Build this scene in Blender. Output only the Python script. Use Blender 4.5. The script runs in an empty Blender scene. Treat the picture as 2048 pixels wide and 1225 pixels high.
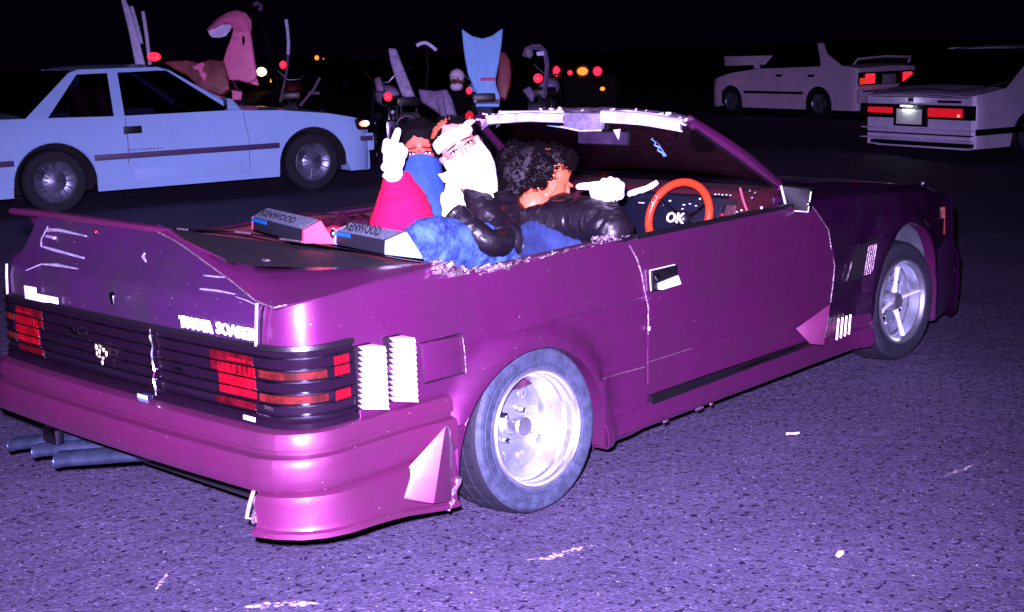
import bpy, bmesh, math, random
from mathutils import Vector as V, Matrix, noise
random.seed(7)
C = bpy.context.scene
COL = C.collection
R = math.radians
# ------------------------------------------------------------------ camera
CP = V((-3.1975, -3.7020, 1.5425)); YAW, PIT, ROL, F = .7435, -.1931, -.0287, 2674.7
def basis():
    f = V((math.cos(YAW)*math.cos(PIT), math.sin(YAW)*math.cos(PIT), math.sin(PIT)))
    r = f.cross(V((0, 0, 1))).normalized(); u = r.cross(f)
    c, s = math.cos(ROL), math.sin(ROL)
    return c*r+s*u, -s*r+c*u, f
CR, CU, CF = basis()
cam_d = bpy.data.cameras.new('camera'); cam = bpy.data.objects.new('camera', cam_d); COL.objects.link(cam)
cam.matrix_world = Matrix(((CR.x, CU.x, -CF.x, CP.x), (CR.y, CU.y, -CF.y, CP.y), (CR.z, CU.z, -CF.z, CP.z), (0, 0, 0, 1)))
cam_d.sensor_width = 36; cam_d.lens = F/2048*36; cam_d.clip_end = 500; cam_d.clip_start = .05
C.camera = cam
# ------------------------------------------------------------------ night sky
w = bpy.data.worlds.new('World'); C.world = w; w.use_nodes = True
wn = w.node_tree; bg = wn.nodes['Background']
bg.inputs[0].default_value = (.0010, .0003, .0022, 1); bg.inputs[1].default_value = 1.0
# ------------------------------------------------------------------ the camera's flash (mounted above the lens)
fl = bpy.data.lights.new('camera_flash', 'SPOT'); flo = bpy.data.objects.new('camera_flash', fl); COL.objects.link(flo)
fl.energy = 9600; fl.color = (.64, .49, 1.0); fl.shadow_soft_size = .035; fl.spot_size = R(69); fl.spot_blend = 1.0
flo.location = CP + CU*.13 - CR*.07 + CF*.02
aim = (CF*1.0 - CR*.03 - CU*.155).normalized()
flo.rotation_euler = aim.to_track_quat('-Z', 'Y').to_euler()
C.view_settings.view_transform = 'Standard'; C.view_settings.look = 'None'
C.view_settings.exposure = 0; C.view_settings.gamma = 1
C.render.engine = 'CYCLES'
C.cycles.use_denoising = True; C.cycles.max_bounces = 6; C.cycles.caustics_reflective = False; C.cycles.caustics_refractive = False
C.cycles.sample_clamp_indirect = 4

# ------------------------------------------------------------------ turning measured sight lines into places
def ray(px, py): return CF + CR*((px-1024)/F) - CU*((py-612.5)/F)
def at(px, py, d): return CP + ray(px, py)*d
def hit(px, py, ax, val):
    d = ray(px, py); return CP + d*((val-CP[ax])/d[ax])
def PX(px, py, x): return hit(px, py, 0, x)
def PY(px, py, y): return hit(px, py, 1, y)
def PZ(px, py, z): return hit(px, py, 2, z)

# ------------------------------------------------------------------ materials
MATS = {}
def mat(name, col=(.5,.5,.5), rough=.5, metal=0, coat=0, emit=None, es=0, bump=0, bscale=60, vary=0, vscale=6, spec=.5, trans=0, col2=None, ior=1.45, sheen=0, scratch=0):
    if name in MATS: return MATS[name]
    m = bpy.data.materials.new(name); m.use_nodes = True; MATS[name] = m
    n = m.node_tree.nodes; l = m.node_tree.links; b = n['Principled BSDF']
    b.inputs['Base Color'].default_value = (*col, 1); b.inputs['Roughness'].default_value = rough; b.inputs['Metallic'].default_value = metal
    b.inputs['Coat Weight'].default_value = coat; b.inputs['Coat Roughness'].default_value = .08; b.inputs['Specular IOR Level'].default_value = spec
    b.inputs['Transmission Weight'].default_value = trans; b.inputs['IOR'].default_value = ior
    if sheen: b.inputs['Sheen Weight'].default_value = sheen
    if emit: b.inputs['Emission Color'].default_value = (*emit, 1); b.inputs['Emission Strength'].default_value = es
    tc = n.new('ShaderNodeTexCoord')
    if vary or col2:
        t = n.new('ShaderNodeTexNoise'); t.inputs['Scale'].default_value = vscale; t.inputs['Detail'].default_value = 8; t.inputs['Roughness'].default_value = .65
        l.new(tc.outputs['Object'], t.inputs['Vector'])
        rmp = n.new('ShaderNodeValToRGB'); rmp.color_ramp.elements[0].position = .38; rmp.color_ramp.elements[1].position = .62
        c2 = col2 or tuple(c*(1-vary) for c in col)
        rmp.color_ramp.elements[0].color = (*c2, 1); rmp.color_ramp.elements[1].color = (*col, 1)
        l.new(t.outputs['Fac'], rmp.inputs[0]); l.new(rmp.outputs[0], b.inputs['Base Color'])
        mr = n.new('ShaderNodeMapRange'); mr.inputs[1].default_value = .3; mr.inputs[2].default_value = .7
        mr.inputs[3].default_value = min(1, rough+.12); mr.inputs[4].default_value = max(.02, rough-.04)
        l.new(t.outputs['Fac'], mr.inputs[0]); l.new(mr.outputs[0], b.inputs['Roughness'])
    if bump:
        t = n.new('ShaderNodeTexNoise'); t.inputs['Scale'].default_value = bscale; t.inputs['Detail'].default_value = 5
        l.new(tc.outputs['Object'], t.inputs['Vector'])
        bp = n.new('ShaderNodeBump'); bp.inputs['Strength'].default_value = bump; bp.inputs['Distance'].default_value = .01
        l.new(t.outputs['Fac'], bp.inputs['Height']); l.new(bp.outputs[0], b.inputs['Normal'])
    return m
def paint(name, col, metal=.5, rough=.36, dust=.35, coat=.7):
    """old car paint: metallic, with dust film, fine scratches and slight waviness"""
    if name in MATS: return MATS[name]
    m = mat(name, col, rough, metal, coat)
    n = m.node_tree.nodes; l = m.node_tree.links; b = n['Principled BSDF']
    b.inputs['Coat Roughness'].default_value = .14
    tc = n.new('ShaderNodeTexCoord')
    t = n.new('ShaderNodeTexNoise'); t.inputs['Scale'].default_value = 3.2; t.inputs['Detail'].default_value = 9; t.inputs['Roughness'].default_value = .7
    l.new(tc.outputs['Object'], t.inputs['Vector'])
    mix = n.new('ShaderNodeMixRGB'); mix.inputs[1].default_value = (*col, 1)
    mix.inputs[2].default_value = (*[c*(1-dust)+.01 for c in col], 1)
    r = n.new('ShaderNodeValToRGB'); r.color_ramp.elements[0].position = .42; r.color_ramp.elements[1].position = .66
    l.new(t.outputs['Fac'], r.inputs[0]); l.new(r.outputs[0], mix.inputs[0])
    # tiny chips
    v = n.new('ShaderNodeTexNoise'); v.inputs['Scale'].default_value = 95; v.inputs['Detail'].default_value = 2
    l.new(tc.outputs['Object'], v.inputs['Vector'])
    r2 = n.new('ShaderNodeValToRGB'); r2.color_ramp.elements[0].position = .745; r2.color_ramp.elements[1].position = .775
    l.new(v.outputs['Fac'], r2.inputs[0])
    m2 = n.new('ShaderNodeMixRGB'); m2.inputs[2].default_value = (.45, .34, .42, 1); l.new(r2.outputs[0], m2.inputs[0]); l.new(mix.outputs[0], m2.inputs[1])
    l.new(m2.outputs[0], b.inputs['Base Color'])
    mr = n.new('ShaderNodeMapRange'); mr.inputs[1].default_value = .3; mr.inputs[2].default_value = .7; mr.inputs[3].default_value = rough-.05; mr.inputs[4].default_value = rough+.12
    l.new(t.outputs['Fac'], mr.inputs[0]); l.new(mr.outputs[0], b.inputs['Roughness'])
    w1 = n.new('ShaderNodeTexNoise'); w1.inputs['Scale'].default_value = 5; w1.inputs['Detail'].default_value = 2
    w2 = n.new('ShaderNodeTexNoise'); w2.inputs['Scale'].default_value = 420; w2.inputs['Detail'].default_value = 2
    l.new(tc.outputs['Object'], w1.inputs['Vector']); l.new(tc.outputs['Object'], w2.inputs['Vector'])
    b1 = n.new('ShaderNodeBump'); b1.inputs['Strength'].default_value = .25; b1.inputs['Distance'].default_value = .02
    b2 = n.new('ShaderNodeBump'); b2.inputs['Strength'].default_value = .10; b2.inputs['Distance'].default_value = .002
    l.new(w1.outputs['Fac'], b1.inputs['Height']); l.new(w2.outputs['Fac'], b2.inputs['Height']); l.new(b1.outputs[0], b2.inputs['Normal'])
    l.new(b2.outputs[0], b.inputs['Normal']); l.new(b1.outputs[0], b.inputs['Coat Normal'])
    return m

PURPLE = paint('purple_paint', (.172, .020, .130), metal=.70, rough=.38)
WINGDIM = paint('falloff_dark_purple', (.030, .003, .036), metal=.6, rough=.36)  # flash falloff towards the front put into a darker body colour
PLUM = paint('plum_paint', (.165, .021, .100), metal=.62, rough=.40)
LIDP = paint('dull_purple_paint', (.042, .008, .055), metal=.35, rough=.5, dust=.6, coat=.3)
TORN = mat('torn_metal', (.42, .28, .36), .35, .7, vary=.6, vscale=40, bump=.8, bscale=80)
BLACKP = mat('black_trim', (.005, .004, .006), .38, 0, .0, bump=.1, bscale=200)
BLACKM = mat('black_matte', (.008, .006, .009), .8, spec=.2)
SMOKE = mat('smoked_lens', (.008, .003, .009), .14, 0, .5, bump=.05, bscale=20)
REDL = mat('red_lens', (.34, .002, .012), .25, 0, .5, emit=(1, .004, .02), es=.12, vary=.75, vscale=11)
ORL = mat('amber_lens', (.13, .012, .012), .2, 0, .5, emit=(.6, .04, .03), es=.03, vary=.8, vscale=18)
CHROME = mat('chrome', (.80, .80, .84), .12, 1, vary=.25, vscale=30)
DCHROME = mat('dark_chrome', (.20, .17, .24), .22, 1, vary=.4, vscale=30)
ALU = mat('polished_aluminium', (.80, .84, .92), .26, .95, vary=.08, vscale=12)
ALUD = mat('dull_aluminium', (.36, .40, .50), .42, .8, bump=.2, bscale=60, vary=.45, vscale=14)
RUBBER = mat('tyre_rubber', (.042, .052, .088), .62, spec=.35, bump=.3, bscale=140, col2=(.020, .025, .045), vscale=28)
TREADM = mat('tyre_tread_rubber', (.010, .009, .016), .7, spec=.3, bump=.3, bscale=160)
WHITE = mat('white_plate', (.85, .82, .86), .5)
WHITEV = mat('white_vinyl', (.82, .74, .78), .42, bump=.25, bscale=50, col2=(.40, .30, .42), vscale=9)
GREYV = mat('grey_vinyl', (.24, .20, .30), .5, bump=.3, bscale=60, vary=.5, vscale=16)
MAROON = mat('maroon_vinyl', (.055, .006, .014), .5, bump=.3, bscale=70, vary=.5, vscale=10)
GLOVE = mat('white_cotton_glove', (.84, .84, .82), .85, bump=.25, bscale=120, sheen=.3)
CLOTHW = mat('white_cotton_cloth', (.84, .84, .82), .85, bump=.35, bscale=45, sheen=.3)
REDC = mat('red_jacket_cloth', (.92, .003, .055), .9, bump=.5, bscale=22, col2=(.80, .003, .045), vscale=5, spec=.2)
BLUEC = mat('blue_cotton', (.014, .055, .30), .8, bump=.3, bscale=90, vary=.25, vscale=12)
BLKC = mat('black_cloth', (.003, .0015, .003), .9, bump=.3, bscale=70, spec=.1)
LEATHER = mat('black_leather', (.006, .0035, .007), .42, 0, .06, bump=1.0, bscale=15, spec=.45)
DENIM = mat('blue_denim', (.045, .115, .36), .85, bump=.8, bscale=30, col2=(.004, .016, .10), vscale=19)
DENIMD = mat('dark_denim', (.010, .026, .105), .85, bump=.5, bscale=34, col2=(.004, .010, .05), vscale=14)
SKIN = mat('skin', (.55, .085, .045), .5, bump=.12, bscale=60, vary=.12, vscale=16)
SKIN2 = mat('pale_skin', (.66, .26, .20), .5, bump=.12, bscale=60, vary=.10, vscale=16)
HAIR = mat('black_hair', (.0022, .0009, .0016), .75, spec=.06)
HAIRB = mat('brown_hair', (.30, .06, .02), .5)
EYEW = mat('eye_white', (.70, .50, .50), .2)
EYED = mat('eye_dark', (.01, .006, .008), .1)
WOODR = mat('orange_red_rim', (.75, .045, .012), .35, 0, .4, vary=.2, vscale=30)
WCAR = paint('white_car_paint', (.27, .43, .74), metal=0, rough=.4, dust=.12, coat=.5)
WCAR2 = paint('pearl_white_paint', (.80, .60, .90), metal=.05, rough=.4, dust=.2, coat=.4)
WCAR3 = paint('cream_white_paint', (.72, .62, .92), metal=.05, rough=.4, dust=.2, coat=.4)
DARKCAR = mat('dark_car_paint', (.006, .004, .008), .7, spec=.1)
STRIPE = mat('dark_stripe', (.055, .03, .09), .5)
BLUEP = mat('blue_vinyl_board', (.24, .50, .95), .55, bump=.15, bscale=90, vary=.12, vscale=20)
PINKP = mat('pink_vinyl_board', (.80, .17, .40), .5, bump=.2, bscale=60, vary=.2, vscale=10)
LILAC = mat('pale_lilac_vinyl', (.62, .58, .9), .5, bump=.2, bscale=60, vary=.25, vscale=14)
GREYB = mat('grey_vinyl_board', (.30, .24, .44), .5, bump=.2, bscale=60, vary=.4, vscale=14)
DRED = mat('dark_red_shell', (.14, .012, .02), .4, 0, .3, vary=.4, vscale=8)
GLOWR = mat('lit_red_lamp', (.8, .02, .03), .3, emit=(1, .012, .04), es=3.0)
GLOWO = mat('lit_orange_lamp', (.9, .4, .1), .3, emit=(1, .17, .02), es=2.6)
GLOWW = mat('lit_headlamp', (1, .9, .7), .3, emit=(1, .62, .22), es=14)
CYANS = mat('pale_blue_sticker', (.22, .45, .85), .5)
SPKG = mat('speaker_grille', (.10, .11, .16), .55, bump=.9, bscale=320, vary=.35, vscale=60)
SPKB = mat('speaker_black', (.012, .012, .018), .4, bump=.1, bscale=100)
SPKE = mat('speaker_grey_plastic', (.30, .36, .42), .5, bump=.1, bscale=100, vary=.15, vscale=20)
SPKP = mat('speaker_pink_plastic', (.62, .07, .13), .5, bump=.1, bscale=100, vary=.15, vscale=20)
SPKBLUE = mat('speaker_blue_strip', (.004, .09, .28), .4)
INK = mat('black_ink', (.01, .01, .014), .6)
def glass_mat(name, tint, refl=.12):
    m = bpy.data.materials.new(name); m.use_nodes = True; n = m.node_tree.nodes; l = m.node_tree.links
    n.clear(); o = n.new('ShaderNodeOutputMaterial'); t = n.new('ShaderNodeBsdfTransparent'); g = n.new('ShaderNodeBsdfGlossy'); mx = n.new('ShaderNodeMixShader')
    t.inputs[0].default_value = (*tint, 1); g.inputs[0].default_value = (.8, .8, .9, 1); g.inputs['Roughness'].default_value = .02
    fr = n.new('ShaderNodeFresnel'); fr.inputs[0].default_value = 1.45
    l.new(fr.outputs[0], mx.inputs[0]); l.new(t.outputs[0], mx.inputs[1]); l.new(g.outputs[0], mx.inputs[2]); l.new(mx.outputs[0], o.inputs[0])
    return m
GLASS = glass_mat('windscreen_glass', (.80, .78, .84))
DGLASS = glass_mat('tinted_car_glass', (.42, .38, .46))
DGLASS2 = glass_mat('dark_tinted_glass', (.05, .045, .06))

# ------------------------------------------------------------------ object helpers
def setp(o, label=None, cat=None, group=None, kind=None):
    if label: o['label'] = label
    if cat: o['category'] = cat
    if group: o['group'] = group
    if kind: o['kind'] = kind
    return o
def empty(name, loc=(0,0,0), rz=0, **k):
    o = bpy.data.objects.new(name, None); COL.objects.link(o); o.location = loc; o.rotation_euler = (0, 0, rz); o.empty_display_size = .1
    return setp(o, **k)
def link(name, me, m, parent=None, world=True, **k):
    """link a mesh whose coordinates are world coordinates (world=True) or parent-local"""
    o = bpy.data.objects.new(name, me); COL.objects.link(o)
    if m is not None and not me.materials:
        for x in (m if isinstance(m, (list, tuple)) else [m]): me.materials.append(x)
    if parent is not None:
        o.parent = parent
        if world: o.matrix_parent_inverse = chain(parent).inverted()
    return setp(o, **k)
def chain(o):
    M = Matrix.LocRotScale(o.location, o.rotation_euler, o.scale)
    if o.parent: return chain(o.parent) @ o.matrix_parent_inverse @ M
    return M
def smooth(me, angle=35):
    me.polygons.foreach_set('use_smooth', [True]*len(me.polygons))
    try: me.set_sharp_from_angle(angle=R(angle))
    except Exception: pass
class MB:
    def __init__(s): s.bm = bmesh.new()
    def done(s, name, m, parent=None, sm=35, bevel=0, world=True, doubles=0, **k):
        if doubles: bmesh.ops.remove_doubles(s.bm, verts=s.bm.verts, dist=doubles)
        bmesh.ops.recalc_face_normals(s.bm, faces=s.bm.faces) if k.pop('recalc', True) else None
        if bevel:
            es = [e for e in s.bm.edges if len(e.link_faces) == 2 and e.calc_face_angle(0) > R(30)]
            if es: bmesh.ops.bevel(s.bm, geom=es, offset=bevel, segments=2, affect='EDGES', profile=.6, clamp_overlap=True)
        me = bpy.data.meshes.new(name); s.bm.to_mesh(me); s.bm.free()
        if sm: smooth(me, sm)
        return link(name, me, m, parent, world, **k)
    def box(s, c, d, rot=None, mi=0):
        r = bmesh.ops.create_cube(s.bm, size=1)['verts']; M = Matrix.Diagonal((*d, 1)); c = V(c)
        if rot is not None: M = rot.to_4x4() @ M
        for v in r: v.co = (M @ v.co) + c
        return s
    def hexa(s, p):   # 8 points: bottom 4, top 4
        v = [s.bm.verts.new(q) for q in p]
        for f in ((0,3,2,1),(4,5,6,7),(0,1,5,4),(1,2,6,5),(2,3,7,6),(3,0,4,7)): s.bm.faces.new([v[i] for i in f])
        return s
    def prism(s, poly, off):
        off = V(off); a = [s.bm.verts.new(V(p)) for p in poly]; b = [s.bm.verts.new(V(p)+off) for p in poly]
        s.bm.faces.new(a); s.bm.faces.new(b[::-1]); n = len(a)
        for i in range(n): s.bm.faces.new((a[i], b[i], b[(i+1)%n], a[(i+1)%n]))
        return s
    def tube(s, pts, rad, n=10, cap=True, closed=False, ripple=None, flat=1.0):
        pts = [V(p) for p in pts]; m = len(pts); rings = []
        rad = rad if isinstance(rad, (list, tuple)) else [rad]*m
        up = None
        for i in range(m):
            if closed: t = (pts[(i+1)%m]-pts[i-1])
            else: t = pts[min(i+1,m-1)]-pts[max(i-1,0)]
            t.normalize()
            if up is None:
                up = V((0,0,1)) if abs(t.z) < .9 else V((1,0,0))
            a = t.cross(up).normalized(); up = a.cross(t).normalized()
            ring = []
            for k in range(n):
                th = 2*math.pi*k/n; rr = rad[i]
                if ripple: rr *= ripple(i/(m-1) if m > 1 else 0, th)
                ring.append(s.bm.verts.new(pts[i]+a*math.cos(th)*rr+up*math.sin(th)*rr*flat))
            rings.append(ring)
        for i in range(m if closed else m-1):
            A, B = rings[i], rings[(i+1)%m]
            for k in range(n): s.bm.faces.new((A[k], A[(k+1)%n], B[(k+1)%n], B[k]))
        if cap and not closed: s.bm.faces.new(rings[0][::-1]); s.bm.faces.new(rings[-1])
        return s
    def lathe(s, prof, c=(0,0,0), axis='Y', n=64, jit=None):
        """prof: (axial, radius) list"""
        c = V(c); rings = []
        for a, r in prof:
            ring = []
            for k in range(n):
                th = 2*math.pi*k/n; rr = r if jit is None else jit(a, r, k)
                if axis == 'Y': p = V((rr*math.cos(th), a, rr*math.sin(th)))
                elif axis == 'Z': p = V((rr*math.cos(th), rr*math.sin(th), a))
                else: p = V((a, rr*math.cos(th), rr*math.sin(th)))
                ring.append(s.bm.verts.new(c+p))
            rings.append(ring)
        for i in range(len(rings)-1):
            for k in range(n): s.bm.faces.new((rings[i][k], rings[i][(k+1)%n], rings[i+1][(k+1)%n], rings[i+1][k]))
        return s
    def ball(s, c, r, rot=None, sub=2):
        r = V(r) if not isinstance(r, (int, float)) else V((r, r, r))
        vs = bmesh.ops.create_icosphere(s.bm, subdivisions=sub, radius=1)['verts']; M = Matrix.Diagonal((*r, 1))
        if rot is not None: M = rot.to_4x4() @ M
        for v in vs: v.co = (M @ v.co) + V(c)
        return s
    def grid(s, rows, thick=0, flip=False):
        g = [[s.bm.verts.new(V(p)) for p in row] for row in rows]; fs = []
        for i in range(len(g)-1):
            for j in range(len(g[0])-1):
                try: fs.append(s.bm.faces.new((g[i][j], g[i][j+1], g[i+1][j+1], g[i+1][j])))
                except ValueError: pass
        return s
def resample(pts, n):
    pts = [V(p) for p in pts]; L = [0]
    for a, b in zip(pts, pts[1:]): L.append(L[-1]+(b-a).length)
    out = []
    for i in range(n):
        t = L[-1]*i/(n-1); k = 0
        while k < len(L)-2 and L[k+1] < t: k += 1
        f = 0 if L[k+1] == L[k] else (t-L[k])/(L[k+1]-L[k]); out.append(pts[k].lerp(pts[k+1], f))
    return out
def shell(name, rows, m, parent, thick=.008, sm=40, out=None, world=True, **k):
    """open surface given by rows of points, thickened away from 'out'"""
    mb = MB(); mb.grid(rows); bmesh.ops.remove_doubles(mb.bm, verts=mb.bm.verts, dist=1e-4)
    bm = mb.bm; bmesh.ops.recalc_face_normals(bm, faces=bm.faces)
    if out is not None:
        out = V(out); sgn = sum(f.normal.dot(out)*f.calc_area() for f in bm.faces)
        if sgn < 0: bmesh.ops.reverse_faces(bm, faces=bm.faces)
    if thick:
        bm.normal_update()
        for v in bm.verts: pass
        bmesh.ops.solidify(bm, geom=bm.faces[:], thickness=thick)
    me = bpy.data.meshes.new(name); bm.to_mesh(me); bm.free(); smooth(me, sm)
    return link(name, me, m, parent, world, **k)
def interp(tab, x):
    if x <= tab[0][0]: return tab[0][1]
    for (a, b), (c, d) in zip(tab, tab[1:]):
        if x <= c: return b+(d-b)*(x-a)/(c-a) if c > a else d
    return tab[-1][1]
def sstep(a, b, x):
    t = min(1, max(0, (x-a)/(b-a))); return t*t*(3-2*t)
def text(name, body, size, origin, ex, ey, m, parent=None, extrude=.002, bold=0, width=None, center=False, **k):
    """lettering as a mesh: baseline starts at origin, ex = reading direction, ey = up"""
    cu = bpy.data.curves.new(name, 'FONT'); cu.body = body; cu.size = size; cu.extrude = extrude; cu.offset = bold; cu.resolution_u = 2
    ob = bpy.data.objects.new(name, cu); COL.objects.link(ob)
    dg = bpy.context.evaluated_depsgraph_get(); me = bpy.data.meshes.new_from_object(ob.evaluated_get(dg))
    bpy.data.objects.remove(ob); bpy.data.curves.remove(cu)
    ex = V(ex).normalized(); ez = ex.cross(V(ey)).normalized(); ey = ez.cross(ex)
    xs = [v.co.x for v in me.vertices]; sc = 1
    if width and xs: sc = width/(max(xs)-min(xs))
    x0 = min(xs) if not center else (min(xs)+max(xs))/2
    for v in me.vertices: v.co = V(origin)+ex*(v.co.x-x0)*sc+ey*v.co.y+ez*v.co.z
    return link(name, me, m, parent, **k)
def remesh(name, build, voxel, m, parent=None, smooth_it=4, world=True, sm=60, **k):
    """one continuous surface grown from overlapping volumes"""
    mb = MB(); build(mb); me = bpy.data.meshes.new(name); mb.bm.to_mesh(me); mb.bm.free()
    o = bpy.data.objects.new(name, me); COL.objects.link(o)
    md = o.modifiers.new('r', 'REMESH'); md.mode = 'VOXEL'; md.voxel_size = voxel
    if smooth_it: s_ = o.modifiers.new('s', 'SMOOTH'); s_.factor = .5; s_.iterations = smooth_it
    dg = bpy.context.evaluated_depsgraph_get(); me2 = bpy.data.meshes.new_from_object(o.evaluated_get(dg))
    bpy.data.objects.remove(o); bpy.data.meshes.remove(me); me2.materials.clear(); smooth(me2, 180)
    return link(name, me2, m, parent, world, **k)
def cone(mb, p0, p1, r0, r1, n=12):
    p0, p1 = V(p0), V(p1); mb.ball(p0, r0, sub=2); mb.ball(p1, r1, sub=2)
    mb.tube([p0, p0.lerp(p1, .5), p1], [r0, (r0+r1)/2, r1], n)
def limb(mb, pts):
    for (p, r), (q, s_) in zip(pts, pts[1:]): cone(mb, p, q, r, s_)
# ================================================================== GROUND
def gh(x, y): return .20*sstep(2.6, 6.2, y)*(1-sstep(9, 17, x))
def asphalt():
    m = bpy.data.materials.new('asphalt'); m.use_nodes = True; n = m.node_tree.nodes; l = m.node_tree.links; b = n['Principled BSDF']
    b.inputs['Roughness'].default_value = .72; b.inputs['Specular IOR Level'].default_value = .15
    tc = n.new('ShaderNodeTexCoord')
    def nz(scale, det=4, rough=.6):
        t = n.new('ShaderNodeTexNoise'); t.inputs['Scale'].default_value = scale; t.inputs['Detail'].default_value = det; t.inputs['Roughness'].default_value = rough
        l.new(tc.outputs['Object'], t.inputs['Vector']); return t.outputs['Fac']
    def ramp(src, stops):
        r = n.new('ShaderNodeValToRGB'); e = r.color_ramp.elements
        while len(e) < len(stops): e.new(.5)
        for k, (p, c) in enumerate(stops): e[k].position = p; e[k].color = (*c, 1) if len(c) == 3 else c
        l.new(src, r.inputs[0]); return r.outputs[0]
    def mix(a, bb, fac, mode='MIX'):
        x = n.new('ShaderNodeMixRGB'); x.blend_type = mode
        if isinstance(fac, float): x.inputs[0].default_value = fac
        else: l.new(fac, x.inputs[0])
        for i, s_ in ((1, a), (2, bb)):
            if isinstance(s_, tuple): x.inputs[i].default_value = (*s_, 1)
            else: l.new(s_, x.inputs[i])
        return x.outputs[0]
    big = ramp(nz(.55, 6), [(.35, (.048, .038, .076)), (.65, (.078, .062, .118))])
    vo = n.new('ShaderNodeTexVoronoi'); vo.inputs['Scale'].default_value = 105; l.new(tc.outputs['Object'], vo.inputs['Vector'])
    sep = n.new('ShaderNodeSeparateColor'); l.new(vo.outputs['Color'], sep.inputs[0])
    stones = ramp(sep.outputs[0], [(0, (.70, .70, .72)), (.5, (.97, .97, .98)), (.90, (1.12, 1.12, 1.12)), (1, (1.75, 1.8, 1.7))])
    c = mix(big, stones, 1.0, 'MULTIPLY')
    fine = ramp(nz(260, 3), [(.3, (.8, .8, .8)), (.7, (1.2, 1.2, 1.2))])
    c = mix(c, fine, .8, 'MULTIPLY')
    pits = ramp(nz(40, 2, .5), [(.365, (1, 1, 1)), (.385, (0, 0, 0))])
    c = mix(c, (.012, .006, .022), pits)
    chips = ramp(nz(64, 2, .5), [(.70, (0, 0, 0)), (.725, (1, 1, 1))])
    c = mix(c, (.34, .29, .34), chips)
    # long faint scuffs of dried dirt and tyre scrape
    mp = n.new('ShaderNodeMapping'); mp.inputs['Rotation'].default_value = (0, 0, R(-28)); mp.inputs['Scale'].default_value = (1.0, 9, 1)
    l.new(tc.outputs['Object'], mp.inputs[0])
    t = n.new('ShaderNodeTexNoise'); t.inputs['Scale'].default_value = 1.9; t.inputs['Detail'].default_value = 7; t.inputs['Roughness'].default_value = .72; l.new(mp.outputs[0], t.inputs['Vector'])
    sc = ramp(t.outputs['Fac'], [(.66, (0, 0, 0)), (.76, (.55, .55, .55))])
    c = mix(c, (.36, .30, .34), sc)
    l.new(c, b.inputs['Base Color'])
    h = mix(ramp(vo.outputs['Distance'], [(0, (1, 1, 1)), (.75, (0, 0, 0))]), (0, 0, 0), pits)
    bp = n.new('ShaderNodeBump'); bp.inputs['Strength'].default_value = .40; bp.inputs['Distance'].default_value = .004; l.new(h, bp.inputs['Height'])
    b2 = n.new('ShaderNodeBump'); b2.inputs['Strength'].default_value = .5; b2.inputs['Distance'].default_value = .02; l.new(nz(9, 4), b2.inputs['Height']); l.new(bp.outputs[0], b2.inputs['Normal'])
    l.new(b2.outputs[0], b.inputs['Normal'])
    return m
mb = MB()
xs = [-40, -20, -10, -6]+[-4+i*.5 for i in range(60)]+[30, 40, 60, 100, 160, 240]
rows = [[(x, y, gh(x, y)) for x in xs] for y in [-60, -30, -12, -6]+[-4+i*.4 for i in range(60)]+[26, 36, 60, 100, 160]]
mb.grid(rows); mb.done('ground', asphalt(), sm=180, kind='structure')

# ================================================================== PURPLE OPEN CAR
CAR = empty('purple_convertible_car', (1.2, 0, 0), label='purple lowered convertible with hacked-off roof, ducktail spoiler and three people inside', cat='car')
RC, XR, YW = .13, -.98, .85
def plan(s_):
    """outline of the body in plan; s = 0 at the middle of the tail, positive round the right side; returns point and outward normal"""
    sg = 1 if s_ >= 0 else -1; s = abs(s_); yc = YW-RC; arc = RC*math.pi/2
    if s <= yc: p, nn = (XR-.018*(1-(s/yc)**2), -s), (-1, 0)
    elif s <= yc+arc:
        t = (s-yc)/RC; p, nn = (-.85-RC*math.cos(t), -(yc+RC*math.sin(t))), (-math.cos(t), -math.sin(t))
    else:
        x = -.85+(s-yc-arc); yw = YW-interp([(2.3, 0), (2.9, .012), (3.15, .05), (3.32, .11)], x); p, nn = (x, -yw), (0, -1)
    return V((p[0], p[1]*sg, 0)), V((nn[0], nn[1]*sg, 0))
S0 = (YW-RC)+RC*math.pi/2
def sx(x): return S0+(x+.85)
def wrap(name, s_list, rows, m, parent, thick=.006, gain=None, sm=40, **k):
    """surface following the plan outline: rows = (z, offset) or functions of s"""
    g = []
    for zz, oo in rows:
        row = []
        for s in s_list:
            p, nn = plan(s); z = zz(s) if callable(zz) else zz; o = oo(s) if callable(oo) else oo
            if gain: o *= gain(abs(s))
            row.append(p+nn*o+V((0, 0, z)))
        g.append(row)
    return shell(name, g, m, parent, thick, sm, out=(-.6, -.8, .1) if s_list[-1] > 0 else (-.6, .8, .1), **k)
def srange(a, b, corner=True):
    base = [a+(b-a)*i/14 for i in range(15)]
    for c in (1, -1):
        for i in range(9): base.append(c*(.72+RC*math.pi/2*i/8))
    out = sorted({round(x, 4) for x in base if a-1e-6 <= x <= b+1e-6})
    return out
AR = dict(cx=-.045, rx=.365, cz=.235, rz=.342)      # rear arch opening
AF = dict(cx=2.615, rx=.350, cz=.250, rz=.425)      # front arch opening
def archz(x, A):
    t = (x-A['cx'])/A['rx']
    return None if abs(t) >= 1 else A['cz']+A['rz']*math.sqrt(1-t*t)
WT = [(.13, .000), (.30, .004), (.385, .006), (.395, .000), (.40, .004), (.56, .010), (.628, .010), (.638, .000), (.75, -.008), (.82, -.018), (.86, -.030), (.90, -.050)]
def flare(x, z):
    o = 0
    for A, dz in ((AR, .0), (AF, .0)):
        d = math.hypot((x-A['cx'])/A['rx'], max(0, (z-A['cz']))/A['rz'])
        if z < A['cz']: d = abs(x-A['cx'])/A['rx']
        o = max(o, .040*(1-sstep(1.07, 1.24, d)))
    return o
def side_off(x, z): return interp(WT, z)+flare(x, z)
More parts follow.
